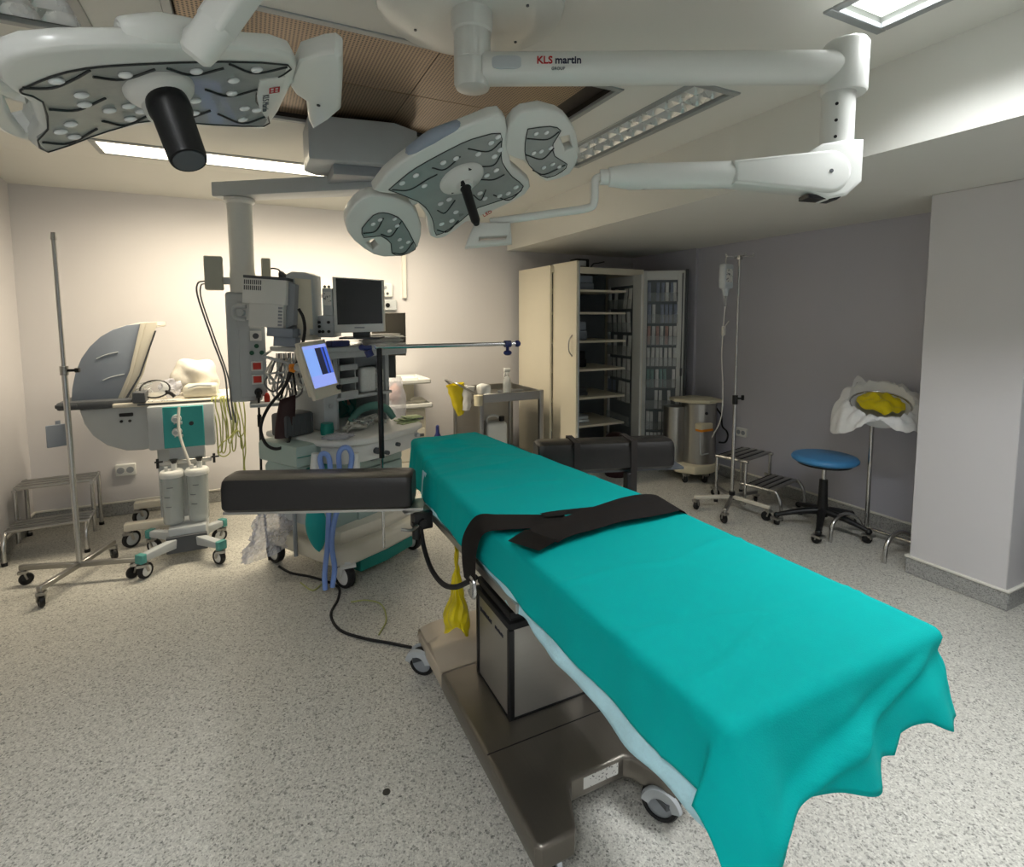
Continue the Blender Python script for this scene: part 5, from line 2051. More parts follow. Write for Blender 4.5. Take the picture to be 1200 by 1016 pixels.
b.box((-.025, -.025, 0), (.025, .025, .14), .006, mx=AM @ Matrix.Translation((.53, .24, 1.031)))
single('supply_box', 'narrow white box on the middle shelf beside the crinkled pouch', 'box', b, 'printed', tuple(L(.53, .24, 1.031)))
b = B()
b.lathe([(0, 0), (.035, 0), (.038, .03), (.034, .065), (0, .065)], AM @ Matrix.Translation((.07, .17, .838)), 24)
single('cup', 'small teal cup on the left of the worktop', 'cup', b, 'tealdark', tuple(L(.07, .17, .838)))
b = B()
b.box((-.09, -.07, 0), (.09, .07, .13), .015, 2, AM @ Matrix.Translation((-.04, .33, .838)))
for k in range(5):
    b.box((-.09 + k * .04, -.074, .01), (-.075 + k * .04, -.069, .12), .002, 1, AM @ Matrix.Translation((-.04, .33, .838)))
single('ribbed_container', 'dark blue ribbed container behind the dark red bag', 'container', b, 'dgrey', tuple(L(-.04, .33, .838)))
for k in range(3):
    b = B()
    rs = random.Random(20 + k)
    c = (.22 + .09 * k, .10 + .03 * k)
    pts = [L(c[0] + rs.uniform(-.07, .07), c[1] + rs.uniform(-.06, .06), .845 + rs.uniform(0, .05)) for _ in range(22)]
    b.tube(pts, .006, 6, 5)
    single('cable_tangle', ('white cable tangle at the left front of the worktop', 'white cable tangle in the middle of the worktop', 'white cable tangle under the green hose on the worktop')[k],
           'cable', b, 'whitecable' if k != 1 else 'clear', tuple(L(c[0], c[1], .84)), 'cable tangles on the worktop')
b = B()
pts = [L(.30, .25, .865), L(.36, .22, .93), L(.42, .16, .955), L(.48, .12, .93), L(.52, .10, .87)]
b.tube(pts, [.02, .022, .026, .024, .02], 14, 6)
single('green_hose', 'pale green wide hose arching over the worktop', 'hose', b, 'greenpanel', tuple(L(.42, .16, .84)))
b = B()
rs = random.Random(31)
for k in range(7):
    b.box((-.055, -.03, 0), (.055, .03, .006), .001, 1, AM @ Matrix.Translation((.58 + rs.uniform(-.03, .03), .04 + rs.uniform(-.03, .03), .8385 + k * .005)) @ Matrix.Rotation(rs.uniform(-.5, .5), 4, 'Z'))
single('packet_pile', 'pile of pale green packets at the right end of the worktop', 'packets', b, 'lime_paper', tuple(L(.58, .04, .838)))
b = B()
b.ball(L(.03, .03, .85), .05, (1.7, 1.1, .35), 3, wob=.4, freq=10, seed=9)
for v in b.bm.verts:
    v.co.z = max(v.co.z, .8385)
single('plastic_sheet', 'crumpled clear plastic lying at the left front of the worktop', 'plastic', b, 'clearbag', tuple(L(.03, .03, .838)), ang=60)

# dark red bag hung on a black cord, cable harness on its bracket
t = T('infusion_pressure_bag', 'dark red bag hanging by two straps in front of the workstation', 'bag', (.165, 3.17, .83))
b = B()


def rbag(u, v):
    a = u * 2 * PI
    w = .046 + .006 * math.sin(v * PI)
    return V((.172 - .03 * v + w * math.cos(a) * (1 - .1 * (1 - v)), 3.17 + .022 * math.sin(a) * math.sin(min(1, v * 8 + .1) * PI / 2), 1.065 - .225 * v + .012 * math.cos(a) * (1 - v)))


b.surf(rbag, 24, 14, True)
t.p('bag_body', b, 'darkred', ang=60)
b = B()
b.tube([(.135, 3.165, 1.06), (.165, 3.16, 1.15), (.195, 3.155, 1.235)], .006, 6, 4)
b.tube([(.215, 3.165, 1.075), (.208, 3.16, 1.15), (.200, 3.155, 1.235)], .006, 6, 4)
t.p('hanging_strap', b, 'rubber')
b = B()
b.box((.182, 3.13, 1.205), (.217, 3.165, 1.25), .008)
b.cyl((.188, 3.12, 1.225), (.21, 3.12, 1.215), .014, seg=12)
t.p('clip', b, 'orange', label='orange clip')
b = B()
b.tube([(.245, 3.17, 1.55), (.265, 3.15, 1.50), (.268, 3.14, 1.42), (.235, 3.14, 1.28), (.20, 3.14, 1.22), (.15, 3.13, 1.12), (.07, 3.12, 1.02), (.03, 3.11, .92), (.05, 3.11, .83), (.10, 3.11, .795), (.155, 3.12, .81), (.175, 3.15, .845)], .0085, 8, 6)
single('bulb_hose', 'long black hose looping below the dark red bag', 'hose', b, 'rubber', (.1, 3.12, .79))
rs = random.Random(77)
for k in range(15):
    b = B()
    x0 = .06 + .012 * k
    sag = rs.uniform(1.02, 1.16)
    m_ = ('whitecable', 'greycable', 'whitecable', 'lgrey')[k % 4]
    yy = 3.27 + rs.uniform(-.02, .03)
    b.tube([(x0 + .05, yy + .03, 1.27), (x0 + .02 + rs.uniform(-.02, .02), yy, 1.2), (x0 + rs.uniform(-.02, .03), yy, sag + .05), (x0 + .03, yy, sag), (x0 + .06 + rs.uniform(0, .03), yy, sag + .04), (x0 + .07, yy + .02, 1.2), (x0 + .07, yy + .04, 1.30)], .0055, 6, 5)
    single('monitoring_cable', 'thin monitoring cable looped in the tangle between the column and the lit display', 'cable', b, m_, (x0, yy, sag), 'monitoring cables in the tangle')
t = T('cable_holder', 'thin grey bar holding the tangled cables beside the socket column', 'bar', (.12, 3.29, 1.22))
b = B()
b.tube([(.06, 3.32, 1.285), (.20, 3.24, 1.245)], .009, 8)
b.tube([(.10, 3.40, 1.31), (.06, 3.32, 1.285)], .007, 8)
t.p('bar', b, 'lgrey')

# blue breathing hoses and the teal bag
b = B()
b.tube([(.315, 2.95, .70), (.305, 2.93, .76), (.318, 2.915, .79), (.345, 2.905, .77), (.35, 2.90, .70), (.345, 2.90, .60), (.335, 2.90, .45), (.325, 2.90, .30), (.305, 2.89, .15), (.305, 2.89, .06)], .014, 12, 6)
single('breathing_hose', 'left blue breathing hose falling in front of the workstation to the floor', 'hose', b, 'tubeblue', (.32, 2.9, .05), 'blue breathing hoses')
b = B()
b.tube([(.40, 2.92, .70), (.395, 2.89, .78), (.415, 2.88, .815), (.445, 2.87, .81), (.455, 2.86, .75), (.42, 2.87, .60), (.365, 2.885, .44), (.345, 2.89, .30), (.355, 2.885, .17), (.34, 2.88, .07)], .014, 12, 6)
single('breathing_hose', 'right blue breathing hose with the higher loop, reaching down to the floor', 'hose', b, 'tubeblue', (.38, 2.88, .05), 'blue breathing hoses')
b = B()


def bagf(u, v):
    a = u * 2 * PI
    w = .075 * math.sin(min(1, .06 + v * .94) * PI) ** .7
    return V((.275 + .02 * v + w * math.cos(a) * .75, 3.03 + w * math.sin(a) * .55, .50 - .29 * v))


b.surf(bagf, 20, 16, True)
single('breathing_bag', 'teal rubber breathing bag hanging beside the blue hoses', 'bag', b, 'tealrubber', (.285, 3.03, .21), ang=70)
b = B()


def cbag(u, v):
    a = u * 2 * PI
    w = .125 * (.75 + .35 * v) * (1 + .12 * noise.noise(V((math.cos(a) * 1.5, math.sin(a) * 1.5, v * 3))))
    n = .03 * noise.noise(V((math.cos(a) * 3, v * 8, math.sin(a) * 3))) + .022 * noise.noise(V((math.cos(a) * 9, v * 19, math.sin(a) * 9)))
    return V((.11 - .07 * v + (w + n) * math.cos(a) * .95, 3.36 + (w * .55 + n) * math.sin(a), .42 - .29 * v + .04 * math.cos(a) * v))


b.surf(cbag, 80, 44, True)
single('clear_waste_bag', 'crumpled clear plastic bag hanging low on the left of the workstation', 'bag', b, 'clearbag', (.0, 3.36, .12), ang=30)
b = B()
b.cyl((.185, 3.20, .14), (.185, 3.20, .70), .012, seg=12)
single('bag_post', 'thin grey post between the clear bag and the teal breathing bag', 'post', b, 'grey', (.185, 3.2, .14))

# cables on the floor
b = B()
b.tube([(.10, 3.40, .01), (.16, 3.28, .01), (.27, 3.17, .008), (.38, 3.0, .008), (.365, 2.86, .008), (.31, 2.72, .008), (.33, 2.56, .008), (.42, 2.44, .008), (.52, 2.35, .008), (.60, 2.27, .01)], .007, 8, 6)
single('floor_cable', 'black cable snaking over the floor to the table base', 'cable', b, 'rubber', (.4, 2.7, .0))
b = B()
b.tube([(.20, 3.14, .006), (.25, 3.02, .006), (.30, 3.06, .006), (.33, 3.12, .006)], .004, 6, 6)
single('floor_cable', 'short yellow green cable loop on the floor beside the black cable', 'cable', b, 'limecable', (.26, 3.06, 0))
b = B()
b.tube([(.42, 2.80, .006), (.50, 2.78, .006), (.56, 2.70, .006), (.55, 2.55, .006), (.49, 2.44, .006)], .004, 6, 6)
single('floor_cable', 'thin yellow green cable on the floor nearest the table base', 'cable', b, 'limecable', (.5, 2.65, 0))

# ------------------------------------------------------------------ behind the table
# white drawer cart with two trays
t = T('drawer_cart', 'white drawer cart with two raised trays against the back wall', 'cart', (1.17, 4.6, 0))
b = B()
b.box((.98, 4.45, .10), (1.345, 4.84, .715), .012)
bd = t.p('body', b, 'warmwhite')
for k in range(4):
    b = B()
    z0 = .12 + k * .148
    b.box((1.0, 4.44, z0), (1.33, 4.455, z0 + .135), .004, 1)
    dr_ = t.p('drawer', b, 'warmwhite')
    b = B()
    b.box((1.20, 4.43, z0 + .06), (1.32, 4.442, z0 + .085), .003, 1)
    t.p('drawer_pull', b, 'dgrey', dr_)
for z, x1 in ((.725, 1.40), (.935, 1.385)):
    b = B()
    b.box((.96, 4.42, z), (x1, 4.85, z + .014), .004, 1)
    b.box((.96, 4.42, z), (x1, 4.435, z + .04), .005, 1)
    b.box((x1 - .014, 4.42, z), (x1, 4.85, z + .04), .005, 1)
    b.box((.96, 4.835, z), (x1, 4.85, z + .04), .005, 1)
    t.p('tray', b, 'white')
b = B()
b.box((1.24, 4.80, .74), (1.34, 4.84, .94), .003, 1)
t.p('tray_post', b, 'warmwhite')
b = B()
b.box((.98, 4.80, .74), (1.02, 4.84, .94), .003, 1)
t.p('tray_post', b, 'warmwhite')
for x, y in ((1.01, 4.49), (1.31, 4.49), (1.01, 4.80), (1.31, 4.80)):
    caster(t, (x, y, 0), .04, .024, -1.2, rim='lgrey', tyre='rubber', top=.102)
b = B()
b.box((1.17, 4.5, .95), (1.30, 4.65, .985), .012)
single('white_box', 'low white box on the upper tray of the drawer cart', 'box', b, 'white', (1.23, 4.57, .949))
b = B()
b.ball((1.30, 4.55, .775), .05, (1.5, 1, .6), 2, wob=.3, freq=9, seed=4)
for v in b.bm.verts:
    v.co.z = max(v.co.z, .7395)
single('white_cloth', 'small white crumpled cloth on the lower tray of the drawer cart', 'cloth', b, 'tools', (1.30, 4.55, .74), ang=80)
b = B()


def pbag(u, v):
    a = u * 2 * PI
    w = .085 * (.55 + .5 * math.sin(min(1, v) * PI * .75)) + .012 * noise.noise(V((math.cos(a) * 2, math.sin(a) * 2, v * 6)))
    return V((1.055 + w * math.cos(a), 4.34 + w * .5 * math.sin(a), 1.02 - .38 * v))


b.surf(pbag, 24, 16, True)
hb_ = T('hanging_bag', 'clear bag with pinkish contents hanging at the front of the drawer cart', 'bag', (1.055, 4.34, .64))
hb_.p('film', b, 'clearbag', ang=180)
b = B()
b.ball((1.05, 4.34, .87), .055, (.9, .6, 1.5), 3, wob=.4, freq=9, seed=8)
hb_.p('contents', b, 'pink', ang=80)

# steel dressing trolley
t = T('dressing_trolley', 'steel trolley with a rimmed top tray in front of the white cabinet', 'trolley', (1.985, 4.36, 0))
x0, x1, y0, y1 = 1.70, 2.27, 4.06, 4.67
for x, y in ((x0, y0), (x1, y0), (x0, y1), (x1, y1)):
    b = B()
    b.box((x - .02, y - .02, .09), (x + .02, y + .02, .87), .006)
    t.p('leg', b, 'steel')
    caster(t, (x, y, 0), .038, .022, -1.0, top=.095)
for z in (.80, .22):
    b = B()
    b.box((x0, y0, z), (x1, y1, z + .012))
    hh = .065 if z > .5 else .04
    b.box((x0, y0 - .012, z - .01), (x1, y0, z + hh), .003, 1)
    b.box((x0, y1, z - .01), (x1, y1 + .012, z + hh), .003, 1)
    b.box((x0 - .012, y0, z - .01), (x0, y1, z + hh), .003, 1)
    b.box((x1, y0, z - .01), (x1 + .012, y1, z + hh), .003, 1)
    t.p('tray', b, 'steel')
b = B()
b.box((x0 + .02, y1 - .006, .26), (x1 - .02, y1, .79))
b.box((x0 - .004, y0 + .02, .26), (x0, y1 - .02, .79))
t.p('side_sheet', b, 'steel')
b = B()
b.tube([(x0 - .02, y0 + .03, .86), (x0 - .09, y0 + .05, .90), (x0 - .19, y0 + .10, .96), (x0 - .19, y0 + .34, .96), (x0 - .09, y0 + .5, .90), (x0 - .02, y0 + .56, .86)], .009, 10, 5)
t.p('push_handle', b, 'steel')
# spray bottle
t = T('spray_bottle', 'clear spray bottle with a white trigger head on the steel trolley', 'bottle', (1.985, 4.15, .812))
b = B()
b.lathe([(0, .812), (.034, .812), (.036, .825), (.036, .95), (.03, .975), (.014, .995), (.014, 1.01), (0, 1.01)], Matrix.Translation((1.985, 4.15, 0)), 24)
t.p('body', b, 'frost')
b = B()
b.cyl((1.985, 4.15, 1.005), (1.985, 4.15, 1.03), .018, seg=16)
b.box((1.955, 4.137, 1.03), (2.015, 4.163, 1.065), .007)
b.tube([(1.975, 4.15, 1.03), (1.958, 4.145, 1.015), (1.955, 4.145, .985)], .006, 8, 4)
t.p('trigger_head', b, 'white')
for k, (x, y, sx, sy, h, m_, lab) in enumerate((
        (1.77, 4.16, .10, .08, .12, 'white', 'crumpled white wrapping at the left of the trolley tray'),
        (1.80, 4.10, .07, .05, .045, 'pouchblue', 'blue printed packet in front of the white wrapping on the trolley'),
        (1.87, 4.12, .06, .05, .025, 'pouchteal', 'small green packet in the middle of the trolley tray'),
        (1.93, 4.10, .05, .04, .03, 'white', 'small white packet just left of the spray bottle'),
        (2.12, 4.35, .22, .12, .03, 'dgrey', 'flat dark tray at the right of the trolley top'))):
    b = B()
    b.box((x - sx / 2, y - sy / 2, .812), (x + sx / 2, y + sy / 2, .812 + h), min(.012, h * .3), 2)
    if k < 2:
        bmesh.ops.subdivide_edges(b.bm, edges=b.bm.edges[:], cuts=3, use_grid_fill=True)
        for v in b.bm.verts:
            if v.co.z > .815:
                v.co += V((.02 * noise.noise(v.co * 17), .02 * noise.noise(v.co * 17 + V((9, 1, 0))), .02 * noise.noise(v.co * 15 + V((3, 7, 0)))))
    single('wrapping' if k == 0 else 'packet' if k < 4 else 'instrument_tray', lab, 'packet' if k < 4 else 'tray', b, m_, (x, y, .812), ang=60)
# yellow and white bags on the trolley handle
b = B()


def yb2(u, v):
    a = u * 2 * PI
    w = .055 * (1.15 - .75 * v) + .012 * noise.noise(V((math.cos(a) * 2, math.sin(a) * 2, v * 5 + 3)))
    return V((1.52 + .05 * v + w * math.cos(a) * 1.25, 4.19 + w * math.sin(a), .945 - .26 * v + .012 * math.cos(a)))


b.surf(yb2, 22, 14, True)
single('waste_bag', 'yellow plastic bag hung on the handle of the steel trolley', 'bag', b, 'yellow', (1.52, 4.19, .68), ang=180)
b = B()


def wb2(u, v):
    a = u * 2 * PI
    w = .035 * (1.2 - .6 * v) + .012 * noise.noise(V((math.cos(a) * 2, math.sin(a) * 2, v * 5 + 13)))
    return V((1.625 - .02 * v + w * math.cos(a) * 1.3, 4.15 + w * math.sin(a), .925 - .20 * v))


b.surf(wb2, 20, 12, True)
single('cloth_strip', 'white cloth hanging beside the yellow bag on the trolley handle', 'cloth', b, 'whitebag', (1.62, 4.15, .72), ang=180)
b = B()
b.cyl((1.66, 4.02, .78), (1.66, 4.02, .865), .035, .038, seg=20)
single('cup', 'tan cup at the left corner of the trolley tray', 'cup', b, 'ivory', (1.66, 4.02, .78))
# canister on the lower shelf
t = T('jug', 'white jug with a dark cap on the lower shelf of the steel trolley', 'jug', (1.88, 4.22, .232))
b = B()
b.box((1.78, 4.12, .2335), (1.98, 4.30, .60), .03, 3)
b.tube([(1.81, 4.2, .60), (1.82, 4.2, .64), (1.88, 4.2, .65), (1.93, 4.2, .63)], .012, 10, 5)
t.p('jug_body', b, 'white')
b = B()
b.cyl((1.945, 4.18, .60), (1.945, 4.18, .64), .024, seg=18)
t.p('cap', b, 'black')
b = B()
b.lathe([(0, 0), (.045, 0), (.05, .45), (.04, .50), (.016, .55), (.014, .61), (0, .62)], Matrix.Translation((1.36, 4.18, 0)), 20)
single('floor_bottle', 'dark blue bottle top showing just above the head of the teal drape', 'bottle', b, 'knobblue', (1.36, 4.18, 0))

# ------------------------------------------------------------------ supply cabinet with open doors
H = 1.965
t = T('supply_cabinet', 'tall cream cabinet standing open, with pockets of supplies on its doors', 'cabinet', (2.97, 4.5, 0))
b = B()
b.box((2.43, 4.18, .0), (2.45, 4.80, H))
b.box((3.47, 4.18, .0), (3.49, 4.80, H))
b.box((2.45, 4.18, H - .02), (3.47, 4.78, H))
b.box((2.45, 4.18, .0), (3.47, 4.78, .09))
b.box((2.445, 4.175, H - .06), (3.475, 4.19, H - .02))
t.p('carcass', b, 'cream')
b = B()
b.box((2.45, 4.78, .0), (3.47, 4.80, H))
t.p('back_panel', b, 'windowgrey')
for z in (.45, .72, .99, 1.26, 1.53, 1.74):
    b = B()
    b.box((2.452, 4.21, z), (3.30, 4.775, z + .02))
    t.p('shelf', b, 'cream')
# left door, swung straight out
b = B()
b.box((2.465, 3.80, .06), (2.487, 4.195, H + .01), .003, 1)
d1 = t.p('door', b, 'cream')
b = B()
b.tube([(2.465, 3.865, 1.17), (2.435, 3.862, 1.21), (2.428, 3.861, 1.26), (2.435, 3.862, 1.31), (2.465, 3.865, 1.35)], .006, 10, 5)
t.p('handle', b, 'steel', d1)
b = B()
b.box((2.487, 3.80, .06), (2.50, 3.83, H + .0), .002, 1)
b.box((2.487, 3.85, .08), (2.494, 4.18, H - .02), .002, 1)
t.p('edge_strip', b, 'lgrey', d1)


# framed leaves that carry film pockets; o = lower hinge corner, d along the leaf
def pocket_leaf(name, o, e, z0, z1, stile, rows, th=.02):
    o, e = V((*o, 0)), V((*e, 0))
    d = (e - o).normalized()
    n = V((d.y, -d.x, 0))
    if n.dot(V((-3, -4, 0))) < 0:
        n = -n
    Lf = (e - o).length
    mx = Matrix.Identity(4)
    for k in range(3):
        mx[k][0], mx[k][1], mx[k][2] = d[k], n[k], (0, 0, 1)[k]
        mx[k][3] = (o.x, o.y, 0)[k]

    def bx(b, a0, a1, p0, p1, q0, q1):
        b.box((a0, p0, q0), (a1, p1, q1), .002, 1, mx)
    b = B()
    sl, sr = stile
    bx(b, 0, sl, -th, 0, z0, z1)
    bx(b, Lf - sr, Lf, -th, 0, z0, z1)
    bx(b, sl, Lf - sr, -th, 0, z1 - .09, z1)
    bx(b, sl, Lf - sr, -th, 0, z0, z0 + .10)
    lf = t.p(name, b, 'white')
    b = B()
    bx(b, sl, Lf - sr, -th, -th + .004, z0 + .10, z1 - .09)
    t.p('backing', b, 'windowgrey', lf)
    zs = [z0 + .10 + (z1 - .09 - z0 - .10) * k / rows for k in range(rows)]
    hz = (z1 - z0 - .19) / rows
    for z in zs:
        b = B()
        bx(b, sl, Lf - sr, .022, .024, z, z + hz * .42)
        bx(b, sl, Lf - sr, -.012, .024, z, z + .004)
        t.p('pocket', b, 'glassdoor', lf)
    return lf, mx, Lf, zs, hz, sl, sr, n


leafA = pocket_leaf('inner_leaf', (3.375, 4.60), (3.30, 3.985), .10, 1.90, (.03, .14), 7)
leafB = pocket_leaf('door', (3.50, 4.195), (3.845, 3.955), .06, 1.955, (.04, .09), 8)
b = B()
mxB, LB = leafB[1], leafB[2]
b.box((LB - .022, .0, .06), (LB + .004, .03, 1.965), .003, 1, mxB)
b.box((LB - .05, .001, .1), (LB - .042, .008, 1.93), 0, 1, mxB)
b.box((LB - .054, .001, .92), (LB - .036, .014, 1.0), .003, 1, mxB)
t.p('lock_rod', b, 'dgrey', leafB[0])
# a pouch for each pocket place
rs = random.Random(5)
ROWN = ('lowest', 'second', 'third', 'fourth', 'fifth', 'sixth', 'seventh', 'top')
KIND = {3: 'pouchteal', 4: 'pouch', 5: 'pouchred', 6: 'pouchblue', 7: 'pouchblue'}
protos = {}
for which, leaf, rows, per in (('right hand door', leafB, range(8), 7), ('inner leaf', leafA, (2, 3, 4, 5, 6), 5)):
    lf, mx, Lf, zs, hz, sl, sr, n = leaf
    for r_ in rows:
        for k in range(per):
            if rs.random() < .12:
                continue
            w = (Lf - sl - sr) / per
            kind = KIND.get(r_, 'pouch') if which == 'right hand door' and rs.random() < .62 else 'pouch'
            if which == 'inner leaf' and r_ < 5 and rs.random() < .3:
                kind = 'pouchblue'
            key = (kind, which)
            if key not in protos:
                b = B()
                b.surf(lambda u, v: V((w * .36 * (2 * u - 1), .006 * math.sin(u * PI) * math.sin(v * PI) + .001, hz * .86 * v)), 6, 8)
                b.surf(lambda u, v: V((w * .36 * (2 * u - 1), -.006 * math.sin(u * PI) * math.sin(v * PI) - .001, hz * .86 * v)), 6, 8)
                o = link_mesh('supply_pouch', b, kind)
                protos[key] = o
            else:
                o = protos[key].copy()
                COL.objects.link(o)
            pos = mx @ V((sl + w * (k + .5) + rs.uniform(-.004, .004), .008, zs[r_] + .0045))
            o.matrix_basis = Matrix.Translation(pos) @ mx.to_3x3().to_4x4() @ Matrix.Rotation(rs.uniform(-.03, .03), 4, 'Y') @ Matrix.Rotation(rs.uniform(-.1, .1), 4, 'X')
            where = f'in the {ROWN[r_]} pocket row of the {which} of the cabinet'
            colr = {'pouch': 'clear', 'pouchred': 'reddish', 'pouchteal': 'teal', 'pouchblue': 'bluish'}[kind]
            tag(o, f'{colr} supply pouch {where}', 'pouch', f'{colr} pouches {where}')
# stacks on the shelves
for k, (x, y, z, sx, sy, h, m_, lab) in enumerate((
        (2.83, 4.42, .11, .26, .22, .10, 'dgrey', 'dark bundle at the bottom of the open cabinet'),
        (2.84, 4.42, .47, .24, .22, .07, 'lgrey', 'grey folded pack on the lowest shelf of the open cabinet'),
        (2.82, 4.42, .74, .24, .22, .08, 'dgrey', 'dark folded pack on the second shelf of the open cabinet'),
        (2.90, 4.50, 1.01, .16, .2, .16, 'black', 'black box on the third shelf of the open cabinet'),
        (2.90, 4.45, 1.28, .10, .2, .18, 'bluegrey', 'upright blue grey box on the fourth shelf of the open cabinet'),
        (2.86, 4.45, 1.76, .30, .24, .14, 'bluegrey', 'blue grey pack on the top shelf of the open cabinet'))):
    b = B()
    b.box((x - sx / 2, y - sy / 2, z), (x + sx / 2, y + sy / 2, z + h * .5), .012, 2)
    b.box((x - sx / 2 + .008, y - sy / 2 + .004, z + h * .5), (x + sx / 2 - .01, y + sy / 2, z + h), .012, 2)
    b.bm.transform(Matrix.Translation((0, 0, .0015)))
    single('supply_pack', lab, 'pack', b, m_, (x, y, z))
t = T('red_case', 'dark red rounded case with a white label at the bottom of the open cabinet', 'case', (3.08, 4.12, .0))
b = B()
b.lathe([(0, .0), (.10, .0), (.115, .05), (.115, .30), (.10, .38), (.05, .41), (0, .41)], Matrix.Translation((3.08, 4.04, 0)), 24)
t.p('case_body', b, 'darkred')
b = B()
b.box((3.0, 3.925, .28), (3.03, 3.96, .34), .002, 1)
t.p('label_plate', b, 'white')
t = T('device_box', 'black boxed device with a white face on top of the open cabinet', 'box', (2.88, 4.40, H))
b = B()
b.box((2.81, 4.34, H), (2.96, 4.46, H + .095), .01)
cs = t.p('casing', b, 'black')
b = B()
b.box((2.835, 4.336, H + .025), (2.92, 4.341, H + .075), .002, 1)
t.p('face_plate', b, 'lgrey', cs)
b = B()
b.tube([(3.02, 4.42, H + .01), (3.06, 4.42, H + .06), (3.12, 4.42, H + .07), (3.19, 4.42, H + .085)], .007, 6, 4)
b.box((3.0, 4.40, H), (3.2, 4.46, H + .02))
single('flat_tool', 'thin dark tool lying on the cabinet top beside the black device', 'tool', b, 'dgrey', (3.1, 4.42, H))

# ------------------------------------------------------------------ right side
# upright steel warmer with ivory base
t = T('steel_cylinder_unit', 'wheeled unit with steel cylinders on an ivory base beside the open cabinet door', 'medical unit', (3.695, 3.66, 0))
b = B()
b.prism([(3.425, 3.62), (3.515, 3.47), (3.655, 3.43), (3.815, 3.47), (3.875, 3.62), (3.815, 3.84), (3.515, 3.84)], .09, .17, .02)
t.p('base', b, 'ivory')
b = B()
b.lathe([(.155, .17), (.155, .72), (.15, .725), (0, .725)], Matrix.Translation((3.695, 3.62, 0)), 40)
cy_ = t.p('cylinder', b, 'steel')
b = B()
b.cyl((3.640, 3.475, .64), (3.638, 3.468, .64), .014, seg=14)
t.p('port', b, 'black', cy_)
b = B()
b.lathe([(.10, .17), (.10, .68), (0, .69)], Matrix.Translation((3.515, 3.74, 0)), 28)
t.p('cylinder', b, 'steel')
b = B()
b.prism([(3.47, 3.70), (3.535, 3.55), (3.655, 3.45), (3.835, 3.47), (3.875, 3.64), (3.795, 3.80), (3.52, 3.82)], .725, .755, .01)
t.p('lid', b, 'ivory')
b = B()
b.box((3.545, 3.44, .50), (3.695, 3.52, .555), .012)
h_ = t.p('handle_block', b, 'ivory')
b = B()
b.box((3.547, 3.438, .482), (3.693, 3.51, .505), .006)
t.p('amber_band', b, 'orange', h_)
b = B()
b.tube([(3.560, 3.46, .48), (3.555, 3.455, .36), (3.570, 3.455, .28), (3.615, 3.46, .275), (3.670, 3.465, .275)], .006, 8, 5)
t.p('inlet_pipe', b, 'lgrey')
b = B()
b.tube([(3.845, 3.55, .66), (3.870, 3.52, .60), (3.870, 3.50, .50), (3.925, 3.50, .45), (3.945, 3.50, .40), (3.915, 3.50, .345), (3.855, 3.52, .345)], .008, 8, 6)
t.p('hose', b, 'rubber')
for x, y in ((3.495, 3.56), (3.655, 3.48), (3.815, 3.60), (3.695, 3.80)):
    caster(t, (x, y, 0), .038, .024, -1.8, rim='black', tyre='rubber', top=.095)

# drip stand with hanging bottle
cx, cy = 3.34, 2.905
t = T('drip_stand', 'slim drip stand with a hook cross at its top, in front of the right wall', 'drip stand', (cx, cy, 0))
b = B()
b.cyl((cx, cy, .10), (cx, cy, .86), .0135, seg=16)
b.cyl((cx, cy, .86), (cx, cy, 1.955), .0085, seg=16)
t.p('pole', b, 'chrome')
b = B()
b.cyl((cx, cy, .83), (cx, cy, .90), .02, seg=16)
cl = t.p('height_clamp', b, 'black')
b = B()
b.cyl((cx + .015, cy - .01, .875), (cx + .05, cy - .03, .875), .007, seg=10)
b.box((cx + .04, cy - .035, .86), (cx + .06, cy - .018, .90), .004)
t.p('clamp_knob', b, 'black', cl)
b = B()
for a in (0, PI / 2):
    d = V((.88, -.45, 0)) if a == 0 else V((.45, .88, 0))
    p = V((cx, cy, 1.955))
    b.tube([p - d * .105 + V((0, 0, .02)), p - d * .105, p - d * .09, p + d * .09, p + d * .105, p + d * .105 + V((0, 0, .02))], .0045, 8)
b.box((cx - .016, cy - .016, 1.93), (cx + .016, cy + .016, 1.965), .004)
t.p('hook_cross', b, 'chrome')
for ang, Ln in ((158, .30), (-146, .36), (-82, .31), (-2, .27), (70, .30)):
    a = rad(ang)
    d = V((math.cos(a), math.sin(a), 0))
    b = B()
    b.box((0, -.013, -.013), (Ln, .013, .013), .004, 1, basis((cx, cy, .10), d, (0, 0, 1)))
    t.p('leg', b, 'warmwhite' if ang in (158, -82) else 'steel')
    e = V((cx, cy, 0)) + d * (Ln - .01)
    caster(t, e, .036, .022, a + .7, rim='black', tyre='black', top=.094)
b = B()
b.cyl((cx, cy, .08), (cx, cy, .14), .024, seg=16)
t.p('hub', b, 'black')
hk = V((cx, cy, 1.955)) - V((.88, -.45, 0)) * .095
bx_, by_ = hk.x - .005, hk.y
t = T('infusion_bottle', 'pale infusion bottle hanging from the drip stand by the right wall', 'bottle', (bx_, by_, 1.60))
b = B()
b.box((bx_ - .048, by_ - .032, 1.715), (bx_ + .048, by_ + .032, 1.90), .016, 3)
b.lathe([(0, 1.66), (.018, 1.66), (.02, 1.69), (.03, 1.72), (0, 1.72)], Matrix.Translation((bx_, by_, 0)), 20)
t.p('bottle_body', b, 'saline')
b = B()
b.box((bx_ - .032, by_ - .0335, 1.76), (bx_ + .032, by_ - .0315, 1.86), .001, 1)
t.p('bottle_label', b, 'printed')
b = B()
b.tube([(bx_, by_, 1.89), (bx_ - .01, by_, 1.93), (hk.x, hk.y, 1.962)], .003, 6, 3)
t.p('hanger', b, 'whitecable')
b = B()
b.cyl((bx_, by_, 1.66), (bx_, by_, 1.58), .011, seg=14)
t.p('drip_chamber', b, 'frost')
b = B()
